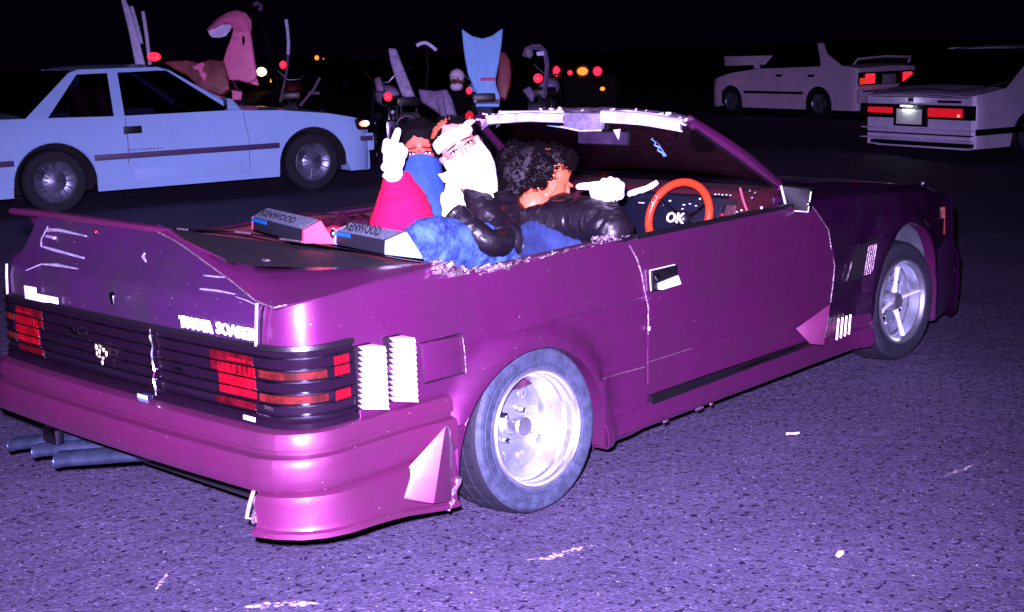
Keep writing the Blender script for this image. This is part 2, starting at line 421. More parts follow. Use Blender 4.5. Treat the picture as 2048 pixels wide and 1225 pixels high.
LEV = [.13, .18, .23, .28, .33, .36, .385, .395, .40, .44, .48, .52, .56, .59, .61, .628, .638, .66, .70, .74, .78, .82, .85, .88, .91]
def side_panel(name, x_list, lo, hi, m, parent, s=1, extra=0, thick=.01, sm=28, corner=False, lev=LEV, **k):
    g = []
    ss = [sx(x) for x in x_list]
    if corner: ss = [.70, .72, .745, .77, .80, .83, .86, .89]+ss
    for z0 in lev:
        row = []
        for q in ss:
            p, nn = plan(q*s); x = p.x; z = min(max(z0, lo(x)), hi(x))
            row.append(p+nn*(side_off(x, z)+extra)+V((0, 0, z)))
        g.append(row)
    return shell(name, g, m, parent, thick, sm, out=(0, -s, 0), **k)
def cosr(a, b, n): return [a+(b-a)*(.5-.5*math.cos(math.pi*i/n)) for i in range(n+1)]
QTOP = [(-1.0, .855), (-.84, .862), (-.64, .878), (-.39, .888), (-.33, .872), (-.29, .845), (-.22, .850), (-.15, .842), (0, .848), (.13, .853), (.30, .852), (.43, .858), (.55, .842)]
def dshut(z): return interp([(.21, .615), (.62, .615), (.74, .595), (.80, .57), (.86, .525)], z)
def fshut(z): return interp([(.22, 1.90), (.39, 1.95), (.54, 1.975), (.72, 1.94), (.86, 1.80)], z)
for s in (1, -1):
    side = s
    # ---- rear quarter panel
    def qlo(x):
        a = archz(x, AR)
        if a is not None: return a
        if x < AR['cx']: return .495 if x < -.775 else interp([(-.775, .495), (-.42, .40)], x)
        return .15
    xl = [-.85, -.82, -.79, -.76, -.70, -.64, -.58, -.52, -.47, -.43]+cosr(AR['cx']-AR['rx']+.0005, AR['cx']+AR['rx']-.0005, 40)+[.322, .36, .42, .48, .54, .58, .607]
    def qlo2(x):
        if x < -.772: return .737      # above the lamp band
        return qlo(x)
    qp = side_panel('rear_quarter_panel', xl, qlo2, lambda x: interp(QTOP, x), PURPLE, CAR, s, corner=True)
    # ---- door
    g = []
    for z in [.305, .33, .36, .385, .395, .40, .44, .50, .56, .61, .628, .638, .66, .70, .74, .78, .82, .848]:
        row = []
        for i in range(25):
            x = dshut(z)+.009+(fshut(z)-.009-dshut(z)-.009)*i/24
            p, nn = plan(sx(x)*s); row.append(p+nn*(side_off(x, z)+.001)+V((0, 0, z)))
        g.append(row)
    door = shell('door', g, PURPLE, CAR, .012, 28, out=(0, -s, 0))
    # inner door skin
    mb = MB(); mb.hexa([(.66, -s*.76, .28), (1.86, -s*.76, .28), (1.86, -s*.775, .28), (.66, -s*.775, .28), (.58, -s*.72, .835), (1.80, -s*.72, .835), (1.80, -s*.80, .835), (.58, -s*.80, .835)])
    mb.done('door_trim', MAROON, CAR, bevel=.006)
    # black weather strip along the door top
    mb = MB(); mb.tube([V((x, -s*(.818), .852)) for x in (.60, .9, 1.2, 1.5, 1.80)], .011, 8); mb.done('weather_strip', BLACKP, door)
    # ---- sill skirt below the door
    def sil(z, off): 
        return [plan(sx(x)*s)[0]+plan(sx(x)*s)[1]*(off+flare(x, z)*(1 if z < .29 else .4))+V((0, 0, z+(.008 if x > .5 else 0))) for x in [.322, .36, .42, .5, .58, .8, 1.1, 1.4, 1.7, 1.95, 2.05, 2.15, 2.22, 2.26]]
    shell('side_skirt', [sil(.302, -.030), sil(.296, .002), sil(.262, .006), sil(.258, -.014), sil(.236, -.014), sil(.230, .012), sil(.165, .020), sil(.145, .010), sil(.142, -.06)], PURPLE, CAR, .005, 28, out=(0, -s, 0))
    # ---- front wing
    def flo_(x):
        a = archz(x, AF)
        if a is not None: return a
        return .15 if x > 2.6 else .305
    def ftop(x): return interp([(1.80, .850), (1.95, .848), (2.6, .815), (3.1, .765), (3.32, .735)], x)
    g = []
    xl2 = [0]+[.05+.09*i for i in range(4)]
    fx = [2.0, 2.04, 2.08, 2.13, 2.18, 2.22, 2.25]+cosr(AF['cx']-AF['rx']+.0005, AF['cx']+AF['rx']-.0005, 36)+[2.97, 3.0, 3.06, 3.12, 3.18, 3.24, 3.30, 3.32]
    for z0 in LEV:
        row = []
        for x in [None]+fx:
            z = z0
            if x is None:
                z = min(max(z0, .305), .85); x = fshut(z)+.006
            z = min(max(z0, flo_(x)), ftop(x)); x2 = max(x, fshut(z)+.006)
            p, nn = plan(sx(x2)*s); row.append(p+nn*side_off(x2, z)+V((0, 0, z)))
        g.append(row)
    fw = shell('front_wing', g, WINGDIM, CAR, .01, 28, out=(0, -s, 0))
    # ---- arch liners (painted return edges and dark wells)
    for A, nm in ((AR, 0), (AF, 1)):
        xs_ = cosr(A['cx']-A['rx'], A['cx']+A['rx'], 36); e = []
        zl = []
        pts = zl+[(x, archz(x, A) or A['cz']) for x in xs_]+[(A['cx']+A['rx'], .15)]
        r1, r2, r3 = [], [], []
        for x, z in pts:
            p, nn = plan(sx(x)*s); o = side_off(x, z)
            r1.append(p+nn*(o-.001)+V((0, 0, z))); r2.append(p+nn*(o-.055)+V((0, 0, z+.004))); r3.append(p+nn*(-.33)+V((0, 0, z+.03)))
        shell('arch_lip', [r1, r2], PURPLE, CAR, .004, 40)
        shell('wheel_well', [r2, r3], ALUD if nm else BLACKM, CAR, .004, 40)
# ---- tail: centre lid, lamp band, bumper
# lid rear face and ducktail
bot = [(-.985-.012*(1-(y/.72)**2), y) for y in [.715-i*1.41/28 for i in range(29)]]
tip = [(.86, -.855, 1.0), (.72, -.852, 1.0), (.4, -.842, .995), (.03, -.83, .99), (-.15, -.862, .968), (-.35, -.905, .930), (-.55, -.95, .895), (-.695, -.978, .862)]
def tipat(y):
    y = max(-.695, min(.86, y)); ks = sorted(tip)
    return interp([(a, b) for a, b, c in ks], y), interp([(a, c) for a, b, c in ks], y)
rows = [[V((x, y, .730)) for x, y in bot], [V((x+.003, y, .80)) for x, y in bot], [V((x+.010, y, .832)) for x, y in bot], [V((x+.022, y, .848)) for x, y in bot]]
for f in (.25, .5, .75, .92, 1.0):
    rr = []
    for x, y in bot:
        tx, tz = tipat(y); x0, z0 = x+.022, .848
        rr.append(V((x0+(tx-x0)*f, y, z0+(tz-z0)*(f**1.35))))
    rows.append(rr)
lid = shell('boot_lid', rows, LIDP, CAR, .010, 50, out=(-1, 0, .3))
# spoiler crest: broad lip along the top, its broken right half running down to the rear wing
crest = [V((-.852, .90, 1.0))]+[V((tipat(y)[0], y, tipat(y)[1]+.002)) for y in (.72, .5, .3, .1, .03)]
cr2 = [p+V((.035, 0, .008)) for p in crest]; cr3 = [p+V((.07, 0, -.03)) for p in crest]; cr4 = [V((p.x+.10, p.y, .89)) for p in crest]
lipo = shell('spoiler_lip', [[p-V((.004, 0, .012)) for p in crest], crest, cr2, cr3, cr4], PURPLE, CAR, .006, 40, out=(0, 0, 1))
low = [(-.83, .03, .992), (-.862, -.15, .970), (-.905, -.35, .932), (-.952, -.55, .897), (-.985, -.70, .862), (-1.0, -.80, .857), (-.84, -.822, .864), (-.64, -.822, .880), (-.39, -.82, .889)]
upp = [(-.80, .03, 1.0)]+[tuple(PY(*a)) for a in [(367, 486, -.17), (449, 522, -.40), (510, 533, -.52), (600, 535, -.585), (700, 535, -.66), (800, 532, -.735), (860, 530, -.775)]]
A_ = resample(low, 34); B_ = resample(upp, 34)
# match the two edges: corner of the tail sits under the broad part
A_ = resample(low[:4], 12)[:-1]+resample(low[3:6], 8)[:-1]+resample(low[5:], 16); B_ = resample(upp[:3], 12)[:-1]+resample(upp[2:4], 8)[:-1]+resample(upp[3:], 16)
mid1 = [a.lerp(b, .35)+V((.002, 0, .006)) for a, b in zip(A_, B_)]; mid2 = [a.lerp(b, .7)+V((.0, 0, .010)) for a, b in zip(A_, B_)]
C_ = [b+V((.02, .03, -.028)) for b in B_]
sh = shell('spoiler_shoulder', [A_, mid1, mid2, B_, C_], PURPLE, CAR, .006, 50, out=(-.3, -.5, 1))
mb = MB(); mb.tube([V(p)+V((-.002, -.002, .0)) for p in A_[:20]], .0028, 6); mb.done('chipped_edge', TORN, sh)
bead = [p+V((-.006, 0, .001)) for p in crest[::1]]+[B_[i]+V((0, 0, .004)) for i in range(2, 12, 3)]
nb = len(bead); mb = MB(); mb.tube(bead, [.012 if i < len(crest) else .012*(nb-i)/(nb-len(crest)+1) for i in range(nb)], 10); mb.done('spoiler_edge', PLUM, lipo, sm=80)
# left shoulder (far side)
None and shell('left_shoulder', [[V((-1.0, .80, .857)), V((-.6, .825, .88)), V((-.3, .82, .86))], [V((-.85, .70, .93)), V((-.6, .66, .915)), V((-.3, .76, .88))]], PURPLE, CAR, .006)
# quarter corner returns up to the lid gap are part of the quarter panel; body-colour strip above lamps
mb = MB(); mb.tube([V((-.995, -.700, .735)), V((-.990, -.702, .80)), V((-.985, -.703, .855))], .004, 6); mb.done('lid_gap_lit_edge', WHITEV, CAR)  # lit edges of the lid gap put in as pale beads
mb = MB(); mb.tube([V((-.995, .722, .735)), V((-.990, .724, .80)), V((-.985, .725, .84))], .004, 6); mb.done('lid_gap_lit_edge', WHITEV, CAR)
# rear deck (dark) between crest and cabin
mb = MB()
rows = []
for y in (.80, .6, .3, 0, -.25, -.45, -.60, -.72):
    rows.append([V((max(-.80, -.80+(0 if y > 0 else -y*.06)), y, .872)), V((-.6, y*.99, .876)), V((-.4, y*.985, .872)), V((-.22, y*.98, .858))])
deck = shell('rear_deck', rows, mat('dull_dark_deck', (.010, .004, .014), .6, .0, .0, bump=.3, bscale=40, vary=.6, vscale=8), CAR, .008, out=(0, 0, 1))
pts = [PZ(*a, .882) for a in [(351, 459), (477, 465), (604, 484), (700, 500), (800, 519), (868, 529)]]
mb = MB(); mb.tube(pts, .005, 8, flat=.6); mb.done('deck_trim_strip', DCHROME, deck)
for (a, b_) in [((355, 458), (375, 460)), ((470, 464), (500, 467)), ((560, 478), (604, 484))]:  # small highlights on the deck, shaped as pale metal pieces
    mb = MB(); mb.tube([PZ(*a, .888), PZ(*b_, .888)], .004, 6); mb.done('deck_highlight', TORN, deck)
mb = MB(); mb.ball(PZ(532, 521, .885), (.012, .02, .005)); mb.done('deck_highlight', TORN, deck)
# lamp band: smoked panel wrapping round both corners
SA = srange(-sx(-.778), sx(-.778))
band = wrap('lamp_band', SA, [(.738, -.004), (.732, .006), (.70, .010), (.62, .010), (.52, .008), (.498, -.004)], SMOKE, CAR, .012)
wrap('lamp_band_top_rail', SA, [(.738, .002), (.740, .014), (.727, .017), (.723, .008)], BLACKP, band, .003)
for z in (.706, .672, .638, .604, .570, .538):
    wrap('louvre_rib', SA, [(z+.003, .010), (z+.0022, .017), (z-.0022, .017), (z-.003, .010)], DCHROME, band, .002)
wrap('lamp_band_bottom_rail', SA, [(.524, .010), (.520, .018), (.505, .020), (.498, .004)], SMOKE, band, .003)
def lens(s0, s1, z0, z1, m, off=.0125, **k): 
    return wrap('lamp_lens', srange(s0, s1) if abs(s1-s0) > .3 else [s0+(s1-s0)*i/8 for i in range(9)], [(z0, .006), (z0+.003, off), (z1-.003, off), (z1, .006)], m, band, .003, **k)
RED2 = mat('dim_red_lens', (.11, .003, .010), .22, 0, .5, emit=(1, .01, .02), es=.03, vary=.85, vscale=12)
for sg in (1, -1):
    def L(a, b, z0, z1, m): lens(min(sg*a, sg*b), max(sg*a, sg*b), z0, z1, m)
    L(.485, .675, .640, .702, RED2); L(.52, .682, .576, .672, REDL); L(.50, .675, .542, .573, RED2)
    L(.565, .675, .676, .690, REDL)
    L(.70, .90, .642, .668, ORL); L(.70, .90, .574, .600, ORL); L(.70, .925, .608, .634, SMOKE)
    L(.925, .978, .640, .700, REDL); L(.925, .978, .570, .608, REDL)
# broken joint down the band
jp = [V((-1.018, -.205+.006*math.sin(i*2.3), .728-i*.026)) for i in range(9)]
mb = MB(); mb.tube(jp, [.0035+.002*(i % 2) for i in range(9)], 6); mb.done('band_joint', CHROME, band)
# chrome glints at the corner of each rib are the ribs' own curved ends
# ---- bumper
SB = srange(-sx(-.425), sx(-.425))
gain = lambda q: interp([(.72, 1), (S0, .62), (sx(-.6), .55), (sx(-.42), .75)], q)
wrap('rear_bumper', SB, [(.500, -.01), (.503, .024), (.497, .052), (.480, .062), (.453, .064), (.449, .048), (.436, .048), (.431, .078), (.424, .084), (.405, .088), (.375, .090), (.350, .086), (.335, .078), (.322, .055), (.320, -.02)], PLUM, CAR, .006, gain=gain, sm=32)
wrap('quarter_lower', [sx(x) for x in (-.778, -.74, -.7, -.6, -.5, -.425)], [(.495, .004), (lambda s: interp([(sx(-.778), .50), (sx(-.42), .50)], s), .006), (.735, -.006)], PURPLE, CAR, .003) if False else None
for s in (1, -1):
    mb = MB(); mb.hexa([(.63, -s*.868, .233), (1.66, -s*.866, .243), (1.66, -s*.85, .243), (.63, -s*.85, .233), (.63, -s*.866, .268), (1.80, -s*.864, .262), (1.80, -s*.85, .262), (.63, -s*.85, .268)]); sr = mb.done('sill_shade_strip', BLACKP, CAR)  # black strip stands in for the shade inside the sill slot
    for x0, x1, zz in ((1.20, 1.40, .248), (.82, .84, .240), (1.5, 1.62, .255)):
        mb = MB(); mb.hexa([(x0, -s*.871, zz), (x1, -s*.870, zz+.004), (x1, -s*.868, zz+.004), (x0, -s*.868, zz), (x0+.03, -s*.870, zz+.007), (x1+.04, -s*.869, zz+.011), (x1+.04, -s*.867, zz+.011), (x0+.03, -s*.867, zz+.007)]); mb.done('recess_shaped_glint', DCHROME, sr)  # highlights in the slot, shaped as small chrome pieces
# under-bumper valance on the right, ragged left end
def lb(s): return interp([(.73, .212), (.95, .205), (1.10, .190), (sx(-.5), .156), (sx(-.43), .150)], s)
SL = [.735, .75, .78, .82, .86, .90, .924, .98, 1.05, 1.12, 1.2, 1.27, 1.31, 1.345]
vg = lambda q: interp([(.72, 1), (S0, .85), (sx(-.5), .60)], q)
va = wrap('lower_valance', SL, [(.335, .05), (.325, .085), (.30, .092), (lambda s: .28*.5+lb(s)*.5, .088), (lambda s: lb(s)+.022, .094), (lambda s: lb(s)+.016, .108), (lambda s: lb(s)+.002, .110), (lambda s: lb(s), .07)], PLUM, CAR, .006, gain=vg, sm=35)
wrap('torn_end', [.730, .732, .735], [(.335, .05), (.315, .09), (.29, .085), (.268, .098), (.246, .10)], TORN, va, .004, gain=vg)
mb = MB(); r2 = random.Random(3)
pts = [V((-.47+r2.uniform(-.012, .012), -.905+r2.uniform(-.006, .006), .150+i*.013)) for i in range(8)]
mb.tube([p+V((i*.006, 0, 0)) for i, p in enumerate(pts)], [.006+r2.random()*.008 for _ in pts], 7); mb.done('torn_end', TORN, va)
# left side lower edge mirrored shorter
# rear canard on the right quarter
def onplane(px, py, p0, n):
    d = ray(px, py); n = V(n); return CP+d*((p0-CP).dot(n)/d.dot(n))
A1 = PY(768, 990, -.875); nA = (-.57, -.77, .28)
B1, C1 = onplane(892, 851, A1, nA), onplane(868, 1008, A1, nA)
D1, E1 = PY(908, 868, -.905), PY(903, 1003, -.93)
mb = MB(); bm = mb.bm
vs = [bm.verts.new(p) for p in (A1, B1, C1, D1, E1, V((-.70, -.86, .24)), V((-.43, -.85, .40)), V((-.44, -.85, .155)))]
for f in ((0, 1, 2), (1, 3, 4, 2), (0, 2, 5), (2, 4, 7, 5), (0, 6, 3, 1), (3, 6, 7, 4), (0, 5, 7, 6)):
    bm.faces.new([vs[i] for i in f])
mb.done('rear_canard', PLUM, CAR, sm=20, bevel=.003)
# front canard at the foot of the door
A2 = PY(1592, 658, -.868); nB = (-.62, -.75, .22); B2, C2, D2 = onplane(1661, 608, A2, nB), onplane(1648, 691, A2, nB), onplane(1620, 688, A2, nB)
mb = MB(); bm = mb.bm
vs = [bm.verts.new(p) for p in (A2, B2, C2, D2, V((1.93, -.86, .40)), V((1.90, -.86, .225)), V((1.75, -.85, .30)))]
for f in ((0, 1, 3), (1, 2, 3), (1, 4, 5, 2), (0, 4, 1), (3, 2, 5), (0, 3, 6), (6, 3, 5), (6, 5, 4), (0, 6, 4)): bm.faces.new([vs[i] for i in f])
mb.done('front_canard', PLUM, CAR, sm=20, bevel=.002)
# louvred vents on the right quarter
for x0, x1, zt, zb in ((-.772, -.708, .712, .525), (-.652, -.592, .716, .522)):
    fr = MB(); fr.hexa([(x0, -.862, zb), (x1, -.862, zb), (x1, -.85, zb), (x0, -.85, zb), (x0, -.858, zt), (x1, -.858, zt), (x1, -.845, zt), (x0, -.845, zt)])
    vent = fr.done('side_vent', BLACKP, CAR)
    n_ = 12
    for i in range(n_):
        f0, f1 = i/n_, (i+1)/n_; z0 = zb+(zt-zb)*f0; z1 = zb+(zt-zb)*f1; sl = .016
        xl_, xr_ = x0+.012*f0, x1-.010*(1-f0)*0
        xc = xl_+.020
        mb = MB(); yo = -.905
        # each slat is a toothed wedge opening towards the tail
        a = [(xl_+.013, -.866, z0+.002), (xr_, yo-.018, z0-.001), (xr_, -.866, z0-.001), (xl_+.013, -.862, z0+.002),
             (xl_-.002, -.870, z1-.0005), (xr_, yo-.012, z1-.0025), (xr_, -.864, z1-.0025), (xl_-.002, -.862, z1-.0005)]
        mb.hexa(a); mb.done('vent_slat', WCAR3 if False else mat('flash_glare_slat', (.78, .50, .72), .42, .1, .4, vary=.1, vscale=20), vent, sm=0)  # flash glare on the slats put into a pale pink colour
# fuel flap
def bezel(x0, x1, z0, z1, w_, m, nm, par, dy=.0):
    mb = MB(); y = lambda x, z: -(YW+side_off(x, z)+dy)
    c = [(x0, z0), (x1, z0), (x1, z1), (x0, z1)]
    for i in range(4):
        a, b_ = c[i], c[(i+1) % 4]; mb.tube([V((a[0], y(*a), a[1])), V((b_[0], y(*b_), b_[1]))], w_, 6)
    return mb.done(nm, m, par)
mb = MB(); mb.hexa([(-.508, -.866, .556), (-.338, -.866, .545), (-.338, -.85, .545), (-.508, -.85, .556), (-.508, -.862, .672), (-.345, -.862, .668), (-.345, -.845, .668), (-.508, -.845, .672)])
flap = mb.done('fuel_flap', PURPLE, CAR, bevel=.006)
bezel(-.510, -.338, .550, .672, .0022, BLACKP, 'flap_gap', flap, .004)
mb = MB(); mb.tube([V((-.343, -.8665, .664)), V((-.336, -.8675, .61)), V((-.335, -.868, .55))], .002, 6); mb.done('flap_edge_glint', TORN, flap)
# door handle
mb = MB(); mb.box((.715, -.862, .690), (.155, .012, .078)); h_ = mb.done('door_handle', BLACKP, CAR, bevel=.004)
bezel(.640, .792, .655, .728, .0036, mat('satin_edge', (.75, .75, .82), .4, .2), 'handle_bezel', h_, .010)
mb = MB(); mb.hexa([(.668, -.888, .657), (.788, -.888, .660), (.788, -.866, .660), (.668, -.866, .657), (.668, -.874, .680), (.788, -.874, .692), (.788, -.864, .692), (.668, -.864, .680)]); mb.done('handle_flap', mat('satin_handle', (.75, .80, .85), .45, .2), h_, bevel=.002)
mb = MB(); mb.lathe([(-.874, .012), (-.878, .010), (-.879, 0.0005)], (.655, 0, .705), 'Y', 16); mb.done('key_lock', CHROME, h_)
# pull glints, side rubbing marks, chips on the sill
for a, b_, r_ in (((.612, .515), (.612, .530), .005), ):
    mb = MB(); mb.tube([V((a[0], -.868, a[1])), V((b_[0], -.868, b_[1]))], r_, 8); mb.done('door_edge_guard', WHITEV, CAR)
def line(pts, rad, m, nm, par=CAR, d=.001):
    mb = MB(); q = []
    for x, z in pts:
        q.append(V((x, -(YW+side_off(x, z)+d), z)))
    mb.tube(q, rad, 5); return mb.done(nm, m, par)
line([(dshut(z)+.004, z) for z in (.50, .55, .60, .66, .72, .78, .83)], .0030, TORN, 'door_edge_chip')
line([(fshut(z)+.0, z) for z in (.40, .48, .56, .64, .72, .78, .83)], .0026, TORN, 'door_edge_chip', d=0)
line([(dshut(z)+.004, z) for z in (.31, .38, .45)], .0022, PURPLE, 'door_edge_chip')
line([(.33, .395), (.45, .385), (.60, .380)], .0018, TORN, 'panel_scratch')
line([(.085, .640), (.18, .637), (.34, .635), (.60, .632)], .0016, LIDP, 'panel_crease')
line([(.62, .392), (.9, .392)], .0016, TORN, 'panel_scratch')
for x, w_ in ((.70, .02), (.92, .03), (1.0, .012)):
    mb = MB(); mb.ball((x, -.875, .155), (w_, .004, .005)); mb.done('sill_chip', TORN, CAR)
None; _m = MB(); _m.bm.free(); mb = MB(); mb.hexa([(1.15, -.838, .240), (1.42, -.838, .240), (1.42, -.836, .240), (1.15, -.836, .240), (1.18, -.840, .256), (1.46, -.840, .256), (1.46, -.838, .256), (1.18, -.838, .256)]); mb.done('slot_shaped_glint', CHROME, CAR)  # slot highlight shaped as a thin chrome piece
# chrome gills behind the front wheel
for i in range(4):
    x = 1.972+i*.036; mb = MB(); mb.tube([V((x, -.876, .232+i*.002)), V((x+.020, -.872, .322))], .0062, 8); mb.done('wing_gill', mat('pale_gold_gill', (.85, .62, .62), .3, .7), CAR)
# wing scoop with mesh
mb = MB(); mb.hexa([(2.05, -.858, .475), (2.30, -.885, .475), (2.30, -.85, .475), (2.05, -.85, .475), (2.10, -.856, .60), (2.33, -.882, .64), (2.33, -.84, .64), (2.10, -.84, .60)])
sc_ = mb.done('wing_scoop', BLACKM, CAR)
for i in range(5):
    mb = MB(); mb.tube([V((2.20+i*.018, -.882, .485)), V((2.235+i*.018, -.884, .615))], .003, 5); mb.done('scoop_mesh', TORN, sc_)
line([(2.06, .48), (2.085, .52), (2.10, .56)], .003, TORN, 'scoop_edge', sc_, .012)
# torn metal where the roof pillar was cut
mb = MB(); r2 = random.Random(5)
for i in range(90):
    t = r2.random(); x = -.40+.86*t**1.7; z = interp(QTOP, x)+.003; y = -.815+r2.uniform(-.028, .02)
    if x < -.12: z += r2.uniform(-.02, .012)
    s_ = r2.uniform(.004, .014)*(1.3 if x < -.1 else .55)
    mb.box((x, y, z), (s_*2.4, s_*1.5, s_*.6), Matrix.Rotation(r2.uniform(-1, 1), 3, (r2.random(), r2.random(), r2.random())))
mb.done('torn_roof_stump', TORN, CAR, sm=0, kind='stuff')
mb = MB()
for i in range(26):
    x = .40+.16*r2.random(); s_ = r2.uniform(.006, .014)
    mb.box((x, -.80+r2.uniform(-.03, .02), .862+r2.uniform(-.006, .012)), (s_*2, s_*1.5, s_*.7), Matrix.Rotation(r2.uniform(-1, 1), 3, (r2.random(), r2.random(), r2.random())))
mb.done('torn_roof_stump', TORN, CAR, sm=0, kind='stuff')
# rim of the cabin opening on the right: ledge inside the quarter
led = [(x, -.80, interp(QTOP, x)) for x in (-.36, -.2, 0, .2, .4, .55)]
shell('cabin_ledge', [[V(p) for p in led], [V((x, -.745, z-.004)) for x, y, z in led], [V((x, -.735, .40)) for x, y, z in led]], mat('scuffed_purple_edge', (.16, .03, .10), .5, .3, vary=.8, vscale=22, bump=.5, bscale=40), CAR, .005, out=(0, 1, 1))
shell('cabin_ledge', [[V((x, .80, z)) for x, y, z in led], [V((x, .745, z-.004)) for x, y, z in led], [V((x, .735, .40)) for x, y, z in led]], MAROON, CAR, .005, out=(0, -1, 1))
# marks on the lid: key lock, stains where parts were glued, lettering
mb = MB(); mb.lathe([(-1.012, .014), (-1.018, .013), (-1.020, .008), (-1.020, .0008)], (0, .0, .806), 'X', 20); kl = mb.done('boot_lock', DCHROME, lid)
mb = MB(); mb.box((-1.022, -.012, .797), (.006, .014, .030)); mb.done('lock_tab', CHROME, kl, bevel=.002)
def lidp(px, py, y=None):
    # place on the sloping tail surface: solve along the sight line
    best = None; d = ray(px, py)
    for i in range(400):
        x = -1.0+i*.0006; t = (x-CP.x)/d.x; p = CP+d*t; tx, tz = tipat(p.y); x0 = -.965
        f = max(0, min(1, (x-x0)/(tx-x0))) if tx > x0 else 1; zz = .848+(tz-.848)*(f**1.35)
        e = abs(p.z-zz)
        if best is None or e < best[0]: best = (e, p)
    return best[1]
def stain(pts, rad, m=None):
    q = [lidp(*p)+V((-.004, 0, .003)) for p in pts]; mb = MB(); mb.tube(q, rad, 6, flat=.6); mb.done('glue_mark', m or mat('pale_glue', (.34, .28, .42), .5, .2, vary=.5, vscale=40), lid)
stain([(98, 462), (120, 462), (147, 468), (174, 474)], [.012, .010, .007, .004]); stain([(96, 474), (112, 478)], .009)
stain([(86, 488), (84, 494), (112, 502), (170, 518)], [.002, .003, .006, .004])
stain([(54, 543), (85, 530), (115, 532), (160, 540)], [.003, .004, .009, .003]); stain([(98, 455), (85, 480), (84, 492)], .003)
stain([(411, 553), (440, 556), (464, 557)], [.004, .005, .003]); stain([(404, 580), (440, 584), (470, 590)], [.005, .006, .003]); stain([(475, 596), (498, 604), (510, 610)], .003)
stain([(292, 508), (288, 515), (294, 525)], [.004, .006, .003]); 
mb = MB(); mb.ball(lidp(194, 466)+V((-.003, 0, .004)), .008); mb.done('red_sticker', REDL, lid)
text('lettering', 'TOYOTA', .042, PX(360, 652, -1.004), (0, -1, 0), (0, 0, 1), WHITE, lid, bold=.0035, width=.165)
text('lettering', 'SOARER', .046, PX(433, 666, -1.004), (0, -1, 0), (0, 0, 1), WHITE, lid, bold=.0016, width=.190)
mb = MB(); a = PX(52, 590, -1.002); mb.box(a+V((-.001, -.105, .0)), (.006, .215, .026)); mb.box(a+V((-.001, -.035, .022)), (.006, .075, .022)); mb.done('badge', WHITE, lid, bevel=.002)
# griffin emblem in the middle of the band (gold and silver pieces)
EM = mat('gold_silver_emblem', (.9, .72, .45), .25, .9)
mb = MB(); c = V((-1.026, .075, .612))
for dy, dz, ry, rz in ((.030, .018, .008, .014), (.008, .024, .012, .010), (.012, .006, .006, .012), (-.012, .016, .008, .010), (-.028, .004, .007, .013), (.018, -.010, .010, .006), (-.004, -.012, .010, .008), (0, -.028, .006, .010), (.028, -.002, .005, .010)):
    mb.ball(c+V((0, dy, dz)), (.004, ry, rz), sub=1)
mb.done('emblem', EM, band)
for px, py, wd in ((278, 790, .055), (490, 833, .055)):
    mb = MB(); a = PX(px, py, -1.020)
    for i in range(5): mb.box(a+V((-.006, -.006-i*wd/5, .0)), (.003, .008, .012))
    mb.done('small_badge', CYANS if px < 300 else WHITE, band)
for px, py in ((140, 657), (358, 738), (150, 666)):
    mb = MB(); mb.box(PX(px, py, -1.02), (.004, .05, .006)); mb.done('band_glint', DCHROME, band)
# exhaust pipes
mb = MB()
def pipe(p0, p1, r, nm='exhaust_pipe', cut=.06):
    p0, p1 = V(p0), V(p1); mb = MB(); mb.tube([p0, p1], r, 28, cap=False); mb.tube([p0+(p1-p0).normalized()*.002, p1], r-.004, 28, cap=False)
    mb.lathe([(0, r-.004), (0.0, r+.002), (.006, r+.001)], (0, 0, 0), 'X', 28)
    for v in mb.bm.verts:
        pass
    return mb.done(nm, mat('sooty_steel', (.10, .13, .24), .35, .8, vary=.6, vscale=12), CAR)
STEEL = mat('sooty_steel_pipe', (.11, .14, .25), .30, .8, vary=.6, vscale=12, bump=.1, bscale=30)
for a, b_, r_ in (((120, 918), (300, 905), .038), ((75, 900), (240, 885), .034), ((28, 888), (120, 876), .032)):
    p0 = PZ(*a, .19); p1 = PZ(*b_, .22); p1 = p0+(p1-p0).normalized()*.42; d = (p1-p0).normalized(); r_ *= 1.25
    mb = MB(); mb.tube([p0-d*.0, p1], r_, 28, cap=False, flat=.55); mb.tube([p0, p0+d*.2], r_-.005, 28, cap=False, flat=.55)
    side_v = d.cross(V((0, 0, 1))).normalized(); up_v = side_v.cross(d)
    ring = [p0+side_v*math.cos(t)*r_+up_v*math.sin(t)*r_*.55 for t in [i*math.pi/10 for i in range(20)]]
    mb.tube(ring, .0035, 6, closed=True)
    mb.done('exhaust_pipe', STEEL, CAR)
p0 = PZ(100, 868, .27); mb = MB(); mb.box(p0+V((.0, -.02, .0)), (.03, .09, .05)); mb.done('exhaust_bracket', DCHROME, CAR, bevel=.004)
# red towing hooks
for dx in (-.010, .038):
    pts = [V((-1.0, -.675-dx, .33)), V((-1.03, -.675-dx, .27)), V((-1.045, -.680-dx, .238)), V((-1.02, -.683-dx, .226)), V((-.99, -.68-dx, .25))]
    mb = MB(); mb.tube(pts, .0058, 8); mb.done('tow_hook', mat('red_chrome_hook', (.9, .45, .45), .35, .6), CAR)
